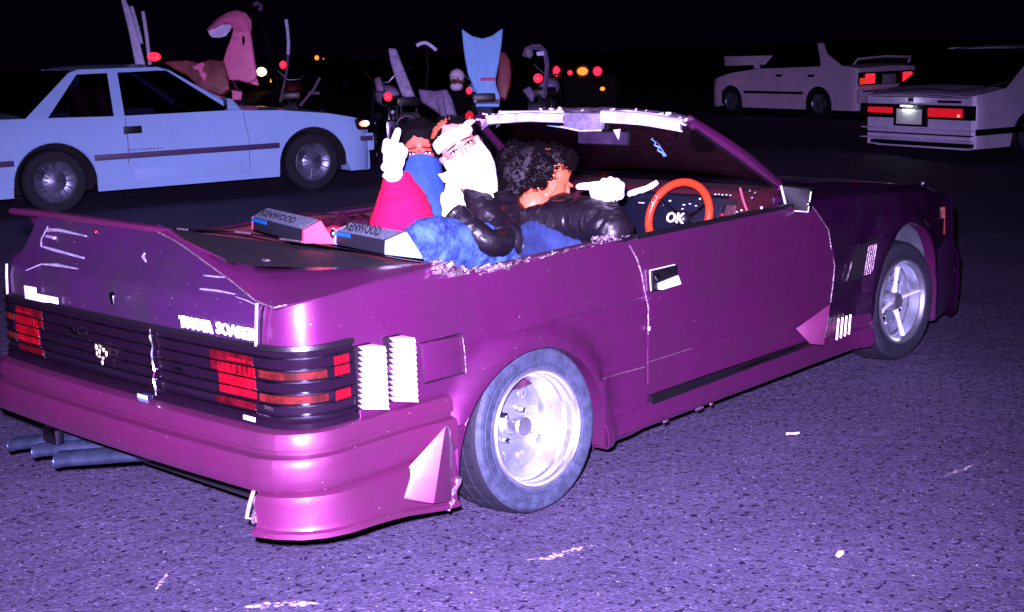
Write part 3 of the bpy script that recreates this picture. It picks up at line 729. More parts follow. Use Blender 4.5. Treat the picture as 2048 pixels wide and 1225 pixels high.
# bonnet, nose, cowl
def bz(x): return interp([(1.78, .885), (1.95, .872), (2.6, .84), (3.1, .79), (3.32, .755), (3.42, .72)], x)
rows = []
for x in (1.80, 1.95, 2.2, 2.5, 2.8, 3.05, 3.25, 3.34, 3.42):
    hw = interp([(1.8, .80), (2.9, .795), (3.2, .755), (3.34, .70), (3.42, .66)], x)
    rows.append([V((x, hw*t, bz(x)+.02*(1-t*t)-(.028 if abs(t) == 1 else 0))) for t in (-1, -.93, -.6, -.3, 0, .3, .6, .93, 1)])
shell('bonnet', rows, WINGDIM, CAR, .008, out=(0, 0, 1))
nose = []
for z, o in ((.735, 0), (.70, .05), (.60, .07), (.48, .08), (.40, .16), (.24, .17), (.12, .16), (.10, .08)):
    rr = []
    for t in [i/12 for i in range(-12, 13)]:
        a = abs(t); y = .78*math.copysign(1-(1-a)**1.0, t)*1.0; x = 3.40+o-.32*max(0, a-.62)**1.5*2.2
        rr.append(V((x, y if a < 1 else math.copysign(.79, t), z)))
    nose.append(rr)
shell('nose', nose, WINGDIM, CAR, .01, out=(1, 0, 0))
for s in (1, -1):
    mb = MB(); mb.hexa([(3.20, -s*.800, .54), (3.30, -s*.76, .54), (3.30, -s*.74, .54), (3.20, -s*.76, .54), (3.19, -s*.798, .68), (3.29, -s*.755, .68), (3.29, -s*.73, .68), (3.19, -s*.76, .68)]); mb.done('corner_lamp', mat('dark_amber_lens', (.22, .03, .02), .2, coat=.5), CAR, bevel=.004)
mb = MB(); mb.lathe([(3.22, .012), (3.23, .011), (3.235, .0008)], (0, -.66, .79), 'X', 12); mb.tube([V((3.12, -.66, .792)), V((3.22, -.66, .792))], .004, 6); mb.done('wing_marker', CHROME, CAR)
# front dark side pod below nose
mb = MB(); mb.hexa([(2.98, -.86, .13), (3.45, -.74, .12), (3.45, -.60, .12), (2.98, -.70, .13), (2.98, -.84, .50), (3.42, -.76, .50), (3.42, -.60, .50), (2.98, -.70, .50)]); mb.done('front_bumper_corner', LIDP, CAR, bevel=.03)
# underbody, floor and bulkheads
mb = MB(); mb.box((1.2, 0, .22), (4.0, 1.0, .12)); mb.box((1.2, 0, .24), (1.8, 1.5, .06)); mb.done('floor_pan', BLACKM, CAR)
mb = MB(); mb.box((-.62, 0, .60), (.66, 1.36, .44)); mb.done('boot_tub', BLACKM, CAR)
mb = MB(); mb.box((2.60, 0, .52), (1.3, 1.0, .46)); mb.done('engine_bay', BLACKM, CAR)
# ---- wheels
def tyre(x, y, cam_, toe, rz=.29, wd=.215, par=None, front=False):
    W = empty('wheel', (x, y, rz)); W.parent = CAR; W.matrix_parent_inverse = chain(CAR).inverted(); W.rotation_euler = (cam_, 0, toe)
    s = -1 if y < 0 else 1
    prof = [(0, .200), (0, .206), (.004, .213), (.007, .216), (.0045, .219), (.0085, .232), (.0095, .246), (.0075, .248), (.0075, .252), (.0085, .254), (.006, .266), (-.006, .277), (-.022, .285), (-.05, .2885), (-.052, .283), (-.058, .283), (-.060, .289), (-.10, .29), (-.102, .284), (-.108, .284), (-.110, .29), (-.15, .289), (-.152, .283), (-.158, .283), (-.160, .2885), (-.19, .284), (-.205, .268), (-.212, .24), (-.206, .206), (-.20, .200)]
    def jit(a, r, k):
        if r > .2882 and k % 9 == 0: return r-.006
        return r
    mb = MB(); mb.lathe([(s*a, r) for a, r in prof], n=216, jit=jit)
    for f in mb.bm.faces: pass
    bm = mb.bm; bm.faces.ensure_lookup_table()
    for f in bm.faces:
        c = f.calc_center_median(); rr = math.hypot(c.x, c.z); f.material_index = 1 if rr > .2795 and s*c.y < -.012 else 0
    t = mb.done('tyre', [RUBBER if not front else mat('dark_tyre_rubber', (.022, .022, .035), .62, spec=.35, bump=.3, bscale=140, col2=(.012, .011, .02), vscale=9), TREADM], W, world=False, sm=30)
    return W, s
def rear_rim(W, s):
    Lp = lambda L_: [(s*a, r) for a, r in L_]
    mb = MB(); mb.lathe(Lp([(-.006, .203), (.006, .202), (.010, .197), (.006, .191), (-.006, .188), (-.012, .181), (-.040, .180), (-.046, .172), (-.052, .170), (-.110, .168), (-.118, .162), (-.150, .158)]), n=96)
    r_ = mb.done('rim', ALU, W, world=False, sm=40)
    mb = MB(); mb.lathe(Lp([(-.150, .160), (-.146, .150), (-.128, .118), (-.122, .085), (-.126, .055), (-.118, .046), (-.118, .001)]), n=64)
    mb.done('wheel_disc', ALUD, W, world=False, sm=40)
    mb = MB(); mb.lathe(Lp([(-.118, .040), (-.066, .038), (-.060, .032), (-.060, .001)]), n=40); mb.done('hub_cap', ALU, W, world=False, sm=30)
    for k in range(8):
        th = 2*math.pi*(k+.3)/8; mb = MB(); mb.lathe([(s*-.130, .016), (s*-.121, .017), (s*-.119, .013), (s*-.121, .001)], (.115*math.cos(th), 0, .115*math.sin(th)), n=14)
        mb.done('disc_hole_plug', ALU, W, world=False, sm=30)
    for k in range(4):
        th = 2*math.pi*(k+.5)/4; mb = MB(); mb.lathe([(s*-.122, .011), (s*-.100, .010), (s*-.098, .001)], (.062*math.cos(th), 0, .062*math.sin(th)), n=6)
        mb.done('wheel_nut', CHROME, W, world=False, sm=20)
def front_rim(W, s):
    Lp = lambda L_: [(s*a, r) for a, r in L_]
    mb = MB(); mb.lathe(Lp([(-.006, .203), (.006, .202), (.010, .197), (.006, .191), (-.006, .186), (-.012, .178), (-.06, .172), (-.068, .160), (-.10, .155)]), n=96); mb.done('rim', ALU, W, world=False, sm=40)
    mb = MB(); mb.lathe(Lp([(-.10, .160), (-.095, .09), (-.09, .001)]), n=48); mb.done('wheel_disc', ALUD, W, world=False)
    for k in range(8):
        th = 2*math.pi*(k+.3)/8; mb = MB(); mb.lathe([(s*-.10, .018), (s*-.088, .019), (s*-.086, .014), (s*-.088, .001)], (.125*math.cos(th), 0, .125*math.sin(th)), n=14); mb.done('disc_hole_plug', ALU, W, world=False, sm=30)
    for k in range(4):
        th = math.pi/2*k+R(8); c_, s_ = math.cos(th), math.sin(th)
        mb = MB(); mb.tube([V((c_*.03, s*-.045, s_*.03)), V((c_*.09, s*-.030, s_*.09)), V((c_*.172, s*-.012, s_*.172))], [.018, .011, .014], 10, flat=.6); mb.done('spoke', mat('bright_spoke', (.85, .88, .95), .35, .35), W, world=False, sm=50)
    mb = MB(); mb.lathe(Lp([(-.08, .050), (-.03, .046), (-.02, .035), (-.018, .001)]), n=32); mb.done('hub_cap', ALU, W, world=False)
    for k in range(4):
        th = math.pi/2*k+R(53); mb = MB(); mb.ball((.10*math.cos(th), s*-.075, .10*math.sin(th)), .022); mb.done('wheel_nut', CHROME, W, world=False)
W, s = tyre(0, -.862, R(4.5), R(2.5)); W.rotation_euler = (R(-4.5), 0, R(-3)); rear_rim(W, s)
W, s = tyre(0, .862, 0, 0); W.rotation_euler = (R(4.5), 0, 0); rear_rim(W, s)
W, s = tyre(2.655, -.845, 0, 0, front=True); W.rotation_euler = (R(-1.5), 0, R(-4)); front_rim(W, s)
W, s = tyre(2.655, .845, 0, 0, front=True); W.rotation_euler = (R(1.5), 0, R(-4)); front_rim(W, s)
# ---- windscreen frame, glass and what hangs there
HR, HL = V((1.27, -.575, 1.235)), V((1.27, .555, 1.225))
hd = [PX(972, 240, 1.27), PX(985, 229, 1.28), PX(1040, 223, 1.31), PX(1100, 219, 1.33), PX(1165, 217, 1.335), PX(1235, 219, 1.33), PX(1300, 224, 1.31), PX(1345, 231, 1.29), PX(1372, 240, 1.27)]
hd = resample(hd, 30); r2 = random.Random(9)
jit_ = [V((0, 0, r2.uniform(-.004, .004))) for _ in hd]
top = [p+j for p, j in zip(hd, jit_)]
HEADM = mat('scuffed_header', (.30, .20, .32), .5, .3, vary=.85, vscale=26, bump=.7, bscale=60)
hdr = shell('windscreen_header', [[p+V((-.03, 0, -.045)) for p in top], [p+V((-.035, 0, -.012)) for p in top], top, [p+V((.05, 0, .004)) for p in hd], [p+V((.085, 0, -.02)) for p in hd], [p+V((.07, 0, -.04)) for p in hd]], HEADM, CAR, .005, out=(-.3, 0, 1))
mb = MB()
for i in range(60):
    p = r2.choice(top[:3]+top[-4:]) if r2.random() < .7 else r2.choice(top)
    s_ = r2.uniform(.004, .011); mb.box(p+V((r2.uniform(-.03, .0), r2.uniform(-.02, .02), r2.uniform(-.02, .006))), (s_*1.6, s_*1.6, s_*.7), Matrix.Rotation(r2.uniform(-1, 1), 3, (r2.random(), r2.random(), r2.random())))
mb.done('torn_seal', mat('ragged_pale_seal', (.66, .58, .66), .5, .1, bump=.5, bscale=50), hdr, sm=0, kind='stuff')
# sun visors
def visor(a, b, zt, zb, nm='sun_visor'):
    q = resample([PX(*a, 1.225), PX((a[0]+b[0])/2, (a[1]+b[1])/2-4, 1.235), PX(*b, 1.225)], 12)
    rows = [[p+V((.012, 0, zt)) for p in q], [p+V((-.008, 0, zt-.004)) for p in q], [p+V((-.014, 0, (zt+zb)/2)) for p in q], [p+V((-.010, 0, zb+.004)) for p in q], [p+V((.008, 0, zb)) for p in q]]
    return shell(nm, rows, WHITEV, CAR, .006, out=(-1, 0, 0))
visor((978, 238), (1128, 235), .018, -.026)
visor((1204, 232), (1362, 250), .024, -.030)
mb = MB(); mb.tube([PX(1000, 226, 1.26), PX(1125, 225, 1.26)], .008, 8); mb.tube([PX(1210, 226, 1.26), PX(1255, 224, 1.26), PX(1320, 232, 1.26), PX(1362, 243, 1.26)], .007, 8); mb.done('visor_edge', WHITE, hdr)
mb = MB(); a = [PX(1128, 226, 1.22), PX(1206, 228, 1.22), PX(1200, 262, 1.22), PX(1126, 258, 1.22)]
mb.prism(a, (.03, 0, .004)); cb = mb.done('header_console', GREYV, CAR, bevel=.006)
mb = MB(); mb.tube([PX(1122, 254, 1.215), PX(1160, 262, 1.215), PX(1202, 261, 1.215)], .004, 6); mb.done('console_edge', WHITEV, cb)
for px in (1060, 1100, 1180):
    pass
# pillars
pr0, pr1 = PY(1386, 246, -.585), PY(1550, 364, -.715)
for s in (1, -1):
    a = V((pr0.x, pr0.y*s, pr0.z)); b_ = V((pr1.x, pr1.y*s, pr1.z)); d = (b_-a).normalized()
    nrm = V((.35, -.6*s, .5)); nrm = (nrm-d*nrm.dot(d)).normalized(); wv = d.cross(nrm).normalized()
    rows = []
    for t in (-.04, .05, .2, .35, .5, .65, .8, .95, 1.04):
        p = a.lerp(b_, t)+V((0, -s*.012*math.sin(math.pi*min(1, max(0, t))), .012*math.sin(math.pi*min(1, max(0, t))))); h = .030+.006*t
        rows.append([p+wv*(h*c1)+nrm*(.016*c2) for c1, c2 in ((-1, -1), (-1, .4), (-.6, 1), (0, 1.2), (.6, 1), (1, .4), (1, -1), (-1, -1))])
    pil = shell('windscreen_pillar', rows, PURPLE, CAR, 0, sm=50)
    mb = MB(); mb.tube([a.lerp(b_, t)-wv*.037-nrm*.006 if (wv.z > 0) else a.lerp(b_, t)+wv*.037-nrm*.006 for t in (0, .5, 1)], .006, 6); mb.done('pillar_seal', BLACKP, pil)
g0, g1 = V((pr0.x, pr0.y, pr0.z)), V((pr1.x, pr1.y, pr1.z))
gl = []
for f in [i/8 for i in range(9)]:
    row = []
    for t in [i/12 for i in range(13)]:
        y0 = g0.y*(1-2*t); y1 = g1.y*(1-2*t); bow = .07*(1-(2*t-1)**2)
        row.append(V((g0.x+(g1.x-g0.x)*f+bow, y0+(y1-y0)*f, g0.z+.0-(g0.z-g1.z)*f-(.012*(1-f) if 1 else 0))))
    gl.append(row)
shell('windscreen_glass', gl, GLASS, CAR, 0)
def ong(px, py):
    d = ray(px, py); n = (gl[8][6]-gl[0][6]).cross(gl[4][12]-gl[4][0]); t = (gl[4][6]-CP).dot(n)/d.dot(n); return CP+d*t-d*.012
def sticker(pts, r, m, nm='sticker_or_reflection'):
    mb = MB(); mb.tube([ong(*p) for p in pts], r, 6, flat=.5); return mb.done(nm, m, CAR)
sticker([(1030, 262), (1034, 272), (1040, 278)], [.008, .012, .006], WHITE)
sticker([(1093, 250), (1108, 253), (1121, 255)], .006, CYANS); sticker([(1061, 259), (1069, 256)], .005, CYANS)
sq = [(1303, 268), (1309, 273), (1303, 279), (1312, 284), (1309, 291), (1318, 294), (1316, 302), (1324, 306), (1328, 313)]
sticker(sq, .0055, CYANS); sticker([(1307, 268), (1314, 280), (1322, 296), (1332, 312)], .0045, CYANS)
sticker([(1394, 286), (1402, 291), (1408, 292)], [.006, .010, .005], mat('orange_white_lamp_reflection', (.9, .6, .5), .3))  # lamp reflection on the glass, painted as a small raised mark
sticker([(984, 255), (988, 262)], .004, WHITEV)
# rear-view mirror
c = PX(1208, 276, 1.28); mb = MB(); mb.box(c, (.02, .275, .062)); mir = mb.done('rear_view_mirror', BLACKP, CAR, bevel=.012)
mb = MB(); mb.box(c+V((-.012, 0, 0)), (.004, .262, .050)); mb.done('mirror_glass', mat('mirror_glass', (.10, .06, .14), .12, .6, vary=.5, vscale=9), mir, bevel=.002)
mb = MB(); mb.tube([c+V((.01, 0, .02)), c+V((.05, 0, .09))], .008, 8); mb.done('mirror_stem', BLACKP, mir)
mb = MB(); p = PX(1236, 268, 1.262); bm = mb.bm; mb.prism([p+V((0, .022, .016)), p+V((0, -.014, .020)), p+V((0, -.004, -.024))], (-.004, 0, 0)); mb.done('hanging_charm', mat('pale_pink_charm', (.8, .45, .55), .5), CAR)
# door mirror
mb = MB(); q = [PY(1563, 372, -.80), PY(1623, 378, -.88), PY(1617, 424, -.88), PY(1575, 421, -.80)]
mb.prism(q, (.05, .012, .004)); dm = mb.done('door_mirror', BLACKP, CAR, bevel=.008)
mb = MB(); mb.tube([q[3]+V((-.004, 0, 0)), q[2]+V((-.004, 0, 0)), q[1]+V((-.004, 0, -.012))], .0032, 6); mb.tube([q[0]+V((-.004, 0, 0)), q[3]+V((-.004, 0, 0))], .005, 6); mb.done('mirror_rim', mat('satin_edge', (.75, .75, .82), .4, .2), dm)
mb = MB(); mb.ball(PY(1616, 408, -.885)+V((-.006, -.004, 0)), .010); mb.done('mirror_glint', CHROME, dm)
mb = MB(); mb.box((1.755, -.78, .865), (.10, .06, .05)); mb.done('mirror_base', BLACKP, CAR, bevel=.008)
# cowl and scuttle
mb = MB(); mb.box((1.80, 0, .86), (.16, 1.42, .03)); mb.done('cowl_panel', LIDP, CAR, bevel=.008)
# dashboard
prof = [(1.46, .60), (1.43, .80), (1.445, .895), (1.50, .925), (1.78, .915), (1.80, .60)]
mb = MB(); mb.prism([V((x, .70, z)) for x, z in prof], (0, -1.40, 0)); dash = mb.done('dashboard', MAROON, CAR, bevel=.02)
mb = MB(); mb.hexa([(1.38, -.62, .72), (1.46, -.62, .72), (1.46, -.10, .72), (1.38, -.10, .72), (1.42, -.66, .90), (1.50, -.66, .905), (1.50, -.08, .905), (1.42, -.08, .90)])
bn = mb.done('instrument_panel', mat('navy_black_panel', (.0035, .004, .011), .4, bump=.2, bscale=60), CAR, bevel=.01)
def onp(px, py): return PX(px, py, 1.392)
mb = MB(); rr = random.Random(4)
for px, py, wd in [(1431, 389, 4), (1438, 389, 3), (1445, 390, 3), (1453, 390, 3), (1461, 391, 3), (1420, 405, 5), (1400, 398, 4), (1425, 420, 6), (1483, 421, 5), (1474, 424, 4), (1340, 402, 6), (1368, 410, 7), (1380, 408, 5), (1392, 412, 5), (1365, 418, 5), (1400, 418, 4), (1328, 410, 4)]:
    mb.box(onp(px, py), (.004, wd*.0016, .0035+.003*rr.random()))
mb.done('gauge_mark', mat('pale_print', (.6, .7, .9), .5), bn, kind='stuff')
mb = MB(); mb.box(onp(1455, 404), (.006, .085, .022)); mb.done('cassette_slot', BLACKM, bn)
mb = MB(); mb.ball(onp(1444, 430), .008); mb.done('red_switch', REDL, bn)
mb = MB(); mb.box(onp(1283, 406), (.004, .03, .004)); mb.done('vent_mark', WHITEV, bn)
for px, py, m_ in ((1500, 382, TORN), (1510, 386, TORN), (1504, 396, TORN), (1523, 416, WHITE)):
    mb = MB(); mb.ball(PX(px, py, 1.425), .006); mb.done('dash_glint', m_, dash)
mb = MB(); mb.tube([PX(1480, 376, 1.42), PX(1486, 400, 1.42), PX(1494, 422, 1.42)], .005, 6); mb.done('dash_edge', mat('pink_vinyl_edge', (.35, .06, .10), .5), dash)
# braided white cord along the dash edge
cp_ = [PX(1257, 389, 1.40), PX(1275, 383, 1.40), PX(1293, 378, 1.40), PX(1313, 367, 1.40)]; cp_ = resample(cp_, 26)
mb = MB()
for ph in (0, 2.1, 4.2):
    mb.tube([p+V((0, math.cos(i*.9+ph)*.006, math.sin(i*.9+ph)*.007)) for i, p in enumerate(cp_)], .0075, 7)
mb.done('braided_cord', GLOVE, CAR)
# steering wheel with bright orange-red rim, lettering on the boss
sc0 = PY(1357, 434, -.52); nx = V((-.93, 0, .36)).normalized(); ey_ = V((0, -1, 0)); ez_ = ey_.cross(nx).normalized() if ey_.cross(nx).z > 0 else -ey_.cross(nx).normalized()
st = empty('steering_wheel', sc0); st.parent = CAR; st.matrix_parent_inverse = chain(CAR).inverted()
ring = [sc0+ey_*math.cos(t)*.147+ez_*math.sin(t)*.147 for t in [i*2*math.pi/48 for i in range(48)]]
mb = MB(); mb.tube(ring, .0165, 14, closed=True); mb.done('rim', WOODR, st)
for a_ in (150, 30, 270):
    t = R(a_); p = sc0+ey_*math.cos(t)*.140+ez_*math.sin(t)*.140; q0 = sc0-nx*.045
    mb = MB(); mb.tube([q0, q0.lerp(p, .5)-nx*.008, p], [.014, .011, .011], 8, flat=.5); mb.done('spoke', DCHROME, st)
mb = MB(); mb.ball(sc0-nx*.035, .036); mb.done('boss', BLACKP, st)
text('lettering', 'OK', .060, sc0+nx*.012-ey_*.050-ez_*.028, ey_, ez_, WHITE, st, bold=.0012)
mb = MB(); mb.tube([sc0-nx*.05, sc0-nx*.20+V((.02, 0, -.04))], .025, 10); mb.done('column', BLACKP, st)
for a_ in (148, 160):
    t = R(a_); mb = MB(); mb.ball(sc0+ey_*math.cos(t)*.147+ez_*math.sin(t)*.147+nx*.014, .006); mb.done('rim_rivet', CHROME, st)
# seats
def seat(x, y, back=True):
    mb = MB(); mb.box((x+.25, y, .38), (.50, .48, .18)); st_ = mb.done('seat_cushion', MAROON, CAR, bevel=.05)
    mb = MB(); mb.hexa([(x-.06, y-.23, .42), (x+.06, y-.23, .42), (x+.06, y+.23, .42), (x-.06, y+.23, .42), (x-.20, y-.21, .86), (x-.10, y-.21, .86), (x-.10, y+.21, .86), (x-.20, y+.21, .86)]); mb.done('seat_back', MAROON, CAR, bevel=.04)
seat(.98, .36); 
mb = MB(); mb.box((.24, 0, .42), (.52, 1.36, .16)); mb.done('rear_bench', MAROON, CAR, bevel=.05)
mb = MB(); mb.hexa([(-.10, -.68, .45), (.04, -.68, .45), (.04, .68, .45), (-.10, .68, .45), (-.24, -.66, .845), (-.14, -.66, .845), (-.14, .66, .845), (-.24, .66, .845)]); mb.done('rear_seat_back', MAROON, CAR, bevel=.03)
mb = MB(); mb.box((1.22, -.38, .34), (.50, .46, .14)); mb.done('driver_cushion', MAROON, CAR, bevel=.04)

# ================================================================== SPEAKERS on the rear deck
def speaker(tl, tr, fr_, fl_, br, bl, back, endm, label):
    """corner sight points: bottom left/right of the front, and bottom back right"""
    zb = .882
    O = PZ(*br, zb); Lf = PZ(*bl, zb); Bk = PZ(*back, zb)
    e1 = (Lf-O); e1 = V((e1.x, e1.y, 0)); Ln = e1.length; e1.normalize(); e2 = Bk-O; e2 = V((e2.x, e2.y, 0)); Dp = e2.length; e2.normalize()
    root = empty('box_speaker', O.copy(), label=label, cat='speaker', group='speakers on the rear deck')
    h1, h2 = .046, .080
    P = lambda a, d, z: O+e1*a+e2*d+V((0, 0, z))
    prof = [(0, 0), (Dp, 0), (Dp*.98, .01), (Dp*.60, h2), (Dp*.04, h1)]
    mb = MB(); mb.prism([P(.012, d, z) for d, z in prof], e1*(Ln-.024)); body = mb.done('cabinet', SPKB, root, bevel=.004)
    for a0 in (-.004, Ln-.012):
        mb = MB(); mb.prism([P(a0, d*1.02, z*1.02) for d, z in prof], e1*.016); mb.done('end_cap', endm, root, bevel=.003)
    # sloping grille on top with the maker's name
    a_, b_ = V((0, 0, 0)), None
    g0_, g1_ = P(.016, Dp*.06, h1*1.02), P(.016, Dp*.60, h2*1.01)
    up = (g1_-g0_); nn = e1.cross(up).normalized(); nn = nn if nn.z > 0 else -nn
    mb = MB(); mb.prism([g0_, g1_, g1_+e1*(Ln-.032), g0_+e1*(Ln-.032)], nn*.006); gr = mb.done('grille', SPKG, root, bevel=.002)
    hh = up.length
    text('lettering', 'KENWOOD', hh*.50, g0_+e1*(Ln-.032-.03)+up*.24+nn*.0062, -e1, up, INK, gr, bold=.0012, width=Ln*.66, extrude=.0005)
    mb = MB(); s0 = P(Ln-.02, -.004, h1*.72); mb.prism([s0, s0-e1*Ln*.30, s0-e1*Ln*.30+V((0, 0, .014)), s0+V((0, 0, .014))], e2*-.003); mb.done('blue_strip', SPKBLUE, root)
    # drive unit faces on the front
    for k in ():
        mb = MB(); cc = P(Ln*k, .001, h1*.42)
        ringp = [cc+e1*math.cos(t)*.022+V((0, 0, math.sin(t)*.022))-e2*.003 for t in [i*math.pi/10 for i in range(20)]]
        mb.tube(ringp, .003, 6, closed=True); mb.done('driver_ring', DCHROME, root)
    return root
speaker(None, None, None, None, (772, 510), (668, 489), (843, 518), SPKE, 'black speaker box with grey grille and pale end cap beside the jeans leg')
speaker(None, None, None, None, (606, 487), (503, 459), (668, 489), SPKP, 'black speaker box with grey grille and pink end cap, left on rear deck')
# folded red cloth and lamp between the speakers
def crumple(name, c, sx_, sy_, h, m, seed, **k):
    rr = random.Random(seed); n = 18; rows = []
    for i in range(n):
        rows.append([V((c[0]+(i/(n-1)-.5)*sx_, c[1]+(j/(n-1)-.5)*sy_, c[2]+h*max(0, (1-((i/(n-1)-.5)*2)**4))*max(0, (1-((j/(n-1)-.5)*2)**4))*(.6+.7*noise.noise(V((i*.22, j*.30, seed)))))) for j in range(n)])
    return shell(name, rows, m, None, .004, **k)
c = PZ(700, 442, .885)
crumple('folded_cloth', (c.x, c.y, .868), .24, .20, .050, mat('maroon_shiny_cloth', (.035, .005, .016), .32, bump=.5, bscale=30), 3, label='crumpled dark maroon cloth behind the two speaker boxes', cat='cloth')
lp = empty('interior_lamp', PZ(660, 480, .882), label='red lamp with a bright round lens between the two speakers', cat='lamp')
c = at(664, 462, 4.42); c.z = .915
c0 = PZ(668, 486, .882)
mb = MB(); mb.lathe([(0, .030), (.03, .034), (.055, .030), (.06, .0008)], (c0.x, c0.y, .882), 'Z', 24); mb.done('lamp_body', mat('red_plastic', (.7, .01, .04), .4, coat=.3), lp)
mb = MB(); mb.ball(V((c0.x, c0.y, .915))+V((-.026, -.028, .004)), (.012, .012, .018)); mb.done('lamp_lens', CHROME, lp)
# ================================================================== PEOPLE
UP = V((0, 0, 1))
def frame(f, u):
    f = f.normalized(); r = f.cross(u).normalized(); u = r.cross(f).normalized()   # r = person's right... right-handed with f forward, u up
    return f, r, u
def face(mb, T, M3, neck_to, neck_r=.056):
    b = lambda c, r, k=2: mb.ball(T(*c), r, M3, k)
    b((0, -.018, .038), (.075, .094, .092)); b((0, .012, -.03), (.064, .074, .088)); b((0, .030, -.062), (.052, .056, .060)); b((0, .058, -.100), (.024, .024, .020))
    for s in (1, -1):
        b((s*.036, .062, -.034), (.024, .022, .024)); b((s*.032, .078, .026), (.025, .010, .008)); b((s*.078, -.008, -.012), (.008, .018, .030)); b((s*.084, -.016, .004), (.006, .012, .014))
    cone(mb, T(0, .086, .012), T(0, .104, -.028), .008, .014); 
    for s in (1, -1): b((s*.011, .094, -.034), (.009, .009, .008))
    b((0, .092, -.062), (.022, .010, .007)); b((0, .090, -.074), (.020, .010, .007))
    cone(mb, T(0, -.02, -.05), neck_to, neck_r, neck_r*1.1)
def eyes(T, f, par, brow=HAIR, look=(0, 0)):
    for s in (1, -1):
        c = T(s*.032, .0745, .002); mb = MB(); rg = Matrix((T(1,0,0)-T(0,0,0), T(0,1,0)-T(0,0,0), T(0,0,1)-T(0,0,0))).transposed(); mb.ball(c, (.0135, .0125, .0062), rg, sub=3); e = mb.done('eye', EYEW, par)
        mb = MB(); mb.ball(c+(T(s*.032+look[0], .0865, .002+look[1])-c).normalized()*.0078, (.0058, .0056, .0050), rg, sub=2); mb.done('iris', EYED, e)
        mb = MB(); mb.tube([T(s*(.032+d), .0855-abs(d)*.25-(.003 if abs(d) > .012 else 0), .0085-abs(d)*.22) for d in (-.017, -.009, 0, .009, .017)], .0026, 6); mb.done('eyelid', brow, e)
        mb = MB(); mb.tube([T(s*(.032+d), .0875-abs(d)*.30, .0245-max(0, d)*.25) for d in (-.020, -.008, .006, .021)], [.0028, .0042, .004, .002], 6, flat=.7); mb.done('eyebrow', brow, par)
def hairclump(name, pts, m, par, n, ln, rad, curl, seed, **k):
    """many short curled strands; pts = function(random) -> (root, direction)"""
    rr = random.Random(seed); mb = MB()
    for _ in range(n):
        p, d = pts(rr); d = d.normalized(); a = d.orthogonal().normalized(); b = d.cross(a); ph = rr.uniform(0, 6.3); q = []; L_ = ln*rr.uniform(.6, 1.2); cr = curl*rr.uniform(.6, 1.3); nt = rr.uniform(1.0, 2.2)
        for i in range(8):
            t = i/7; q.append(p+d*(L_*t)+(a*math.cos(ph+t*6.3*nt)+b*math.sin(ph+t*6.3*nt))*cr*(.3+t))
        mb.tube(q, [rad, rad, rad, rad, rad, rad*.9, rad*.7, rad*.3], 4, cap=False)
    return mb.done(name, m, par, sm=80, recalc=False, **k)
def ripple(seed, amp, freq=9, twist=1.5):
    def f(t, th):
        q = V((t*freq*1.5, math.cos(th)*1.3+seed, math.sin(th)*1.3)); rg_ = 1-abs(noise.noise(q))*3.2; rg2 = 1-abs(noise.noise(q*2.3+V((9, 3, seed))))*3.2
        return 1+amp*(rg_*.75+rg2*.35+.5*noise.noise(q*.5))
    return f
def smoothpath(pts, n):
    """pts: (vector, radius) control list -> finely sampled"""
    P_ = [p for p, _ in pts]; out = []; rad = []
    m = len(pts)-1
    for i in range(n):
        t = i/(n-1)*m; k = min(int(t), m-1); f = t-k
        p0, p1, p2, p3 = P_[max(k-1, 0)], P_[k], P_[k+1], P_[min(k+2, m)]
        out.append(.5*((2*p1)+(p2-p0)*f+(2*p0-5*p1+4*p2-p3)*f*f+(3*p1-p0-3*p2+p3)*f**3)); rad.append(pts[k][1]*(1-f)+pts[k+1][1]*f)
    return out, rad
def cloth_tube(mb, ctrl, amp=.05, seed=1, n=40, freq=9, seg=40, flat=1.0):
    n = int(n*1.6); p, r = smoothpath(ctrl, n)
    # rounded ends
    r = [max(.004, r[i]*min(1, math.sqrt(max(.02, min(i, n-1-i)/1.6)))) for i in range(n)]
    mb.tube(p, r, seg, ripple=ripple(seed, amp, freq), flat=flat)
# ---------------- person 1: red jacket, blue mask, finger raised
H1 = at(840, 312, 5.30)
P1 = empty('person', V((H1.x+.05, H1.y, .50)), label='person in red jacket and blue face mask raising one white-gloved finger', cat='person')
f, r, u = frame(-CF+CR*.05-UP*.02, UP-CR*.02)
M1 = Matrix((( r.x, f.x, u.x), (r.y, f.y, u.y), (r.z, f.z, u.z)))
T1 = lambda x, y, z: H1+r*x+f*y+u*z
ch = H1+UP*-.40+V((.04, .03, 0)); hip = V((ch.x+.05, ch.y, .56))
W1 = at(789, 350, 4.86); E1 = at(812, 470, 4.92); S1 = at(822, 425, 5.22)
def b1(mb):
    face(mb, T1, M1, H1+UP*-.22+V((.03, .02, 0)))
    cone(mb, ch, hip, .13, .13); cone(mb, ch+UP*.10-r*-.13, ch+UP*.10-r*.13, .07, .07); limb(mb, [(S1, .055), (E1, .045), (W1, .030)])
remesh('body', b1, .0045, SKIN, P1)
eyes(T1, f, P1)
def h1(rr):
    while 1:
        d = V((rr.gauss(0, 1), rr.gauss(0, 1), rr.gauss(0, 1))).normalized()
        if d.z > .18 or (d.y < -.1 and d.z > -.6): break
    if d.y > .35 and d.z < .62: d.z = .75; d.normalize()
    p = T1(d.x*.078, -.018+d.y*.094, .040+d.z*.094); return p, (p-H1).normalized()+UP*.4
def cap1(mb):
    mb.ball(T1(0, -.028, .062), (.084, .096, .086), M1, 3)
remesh('hair', cap1, .008, BLKC, P1)
hairclump('hair_strand', h1, HAIR, P1, 700, .022, .0018, .005, 11, kind='stuff')
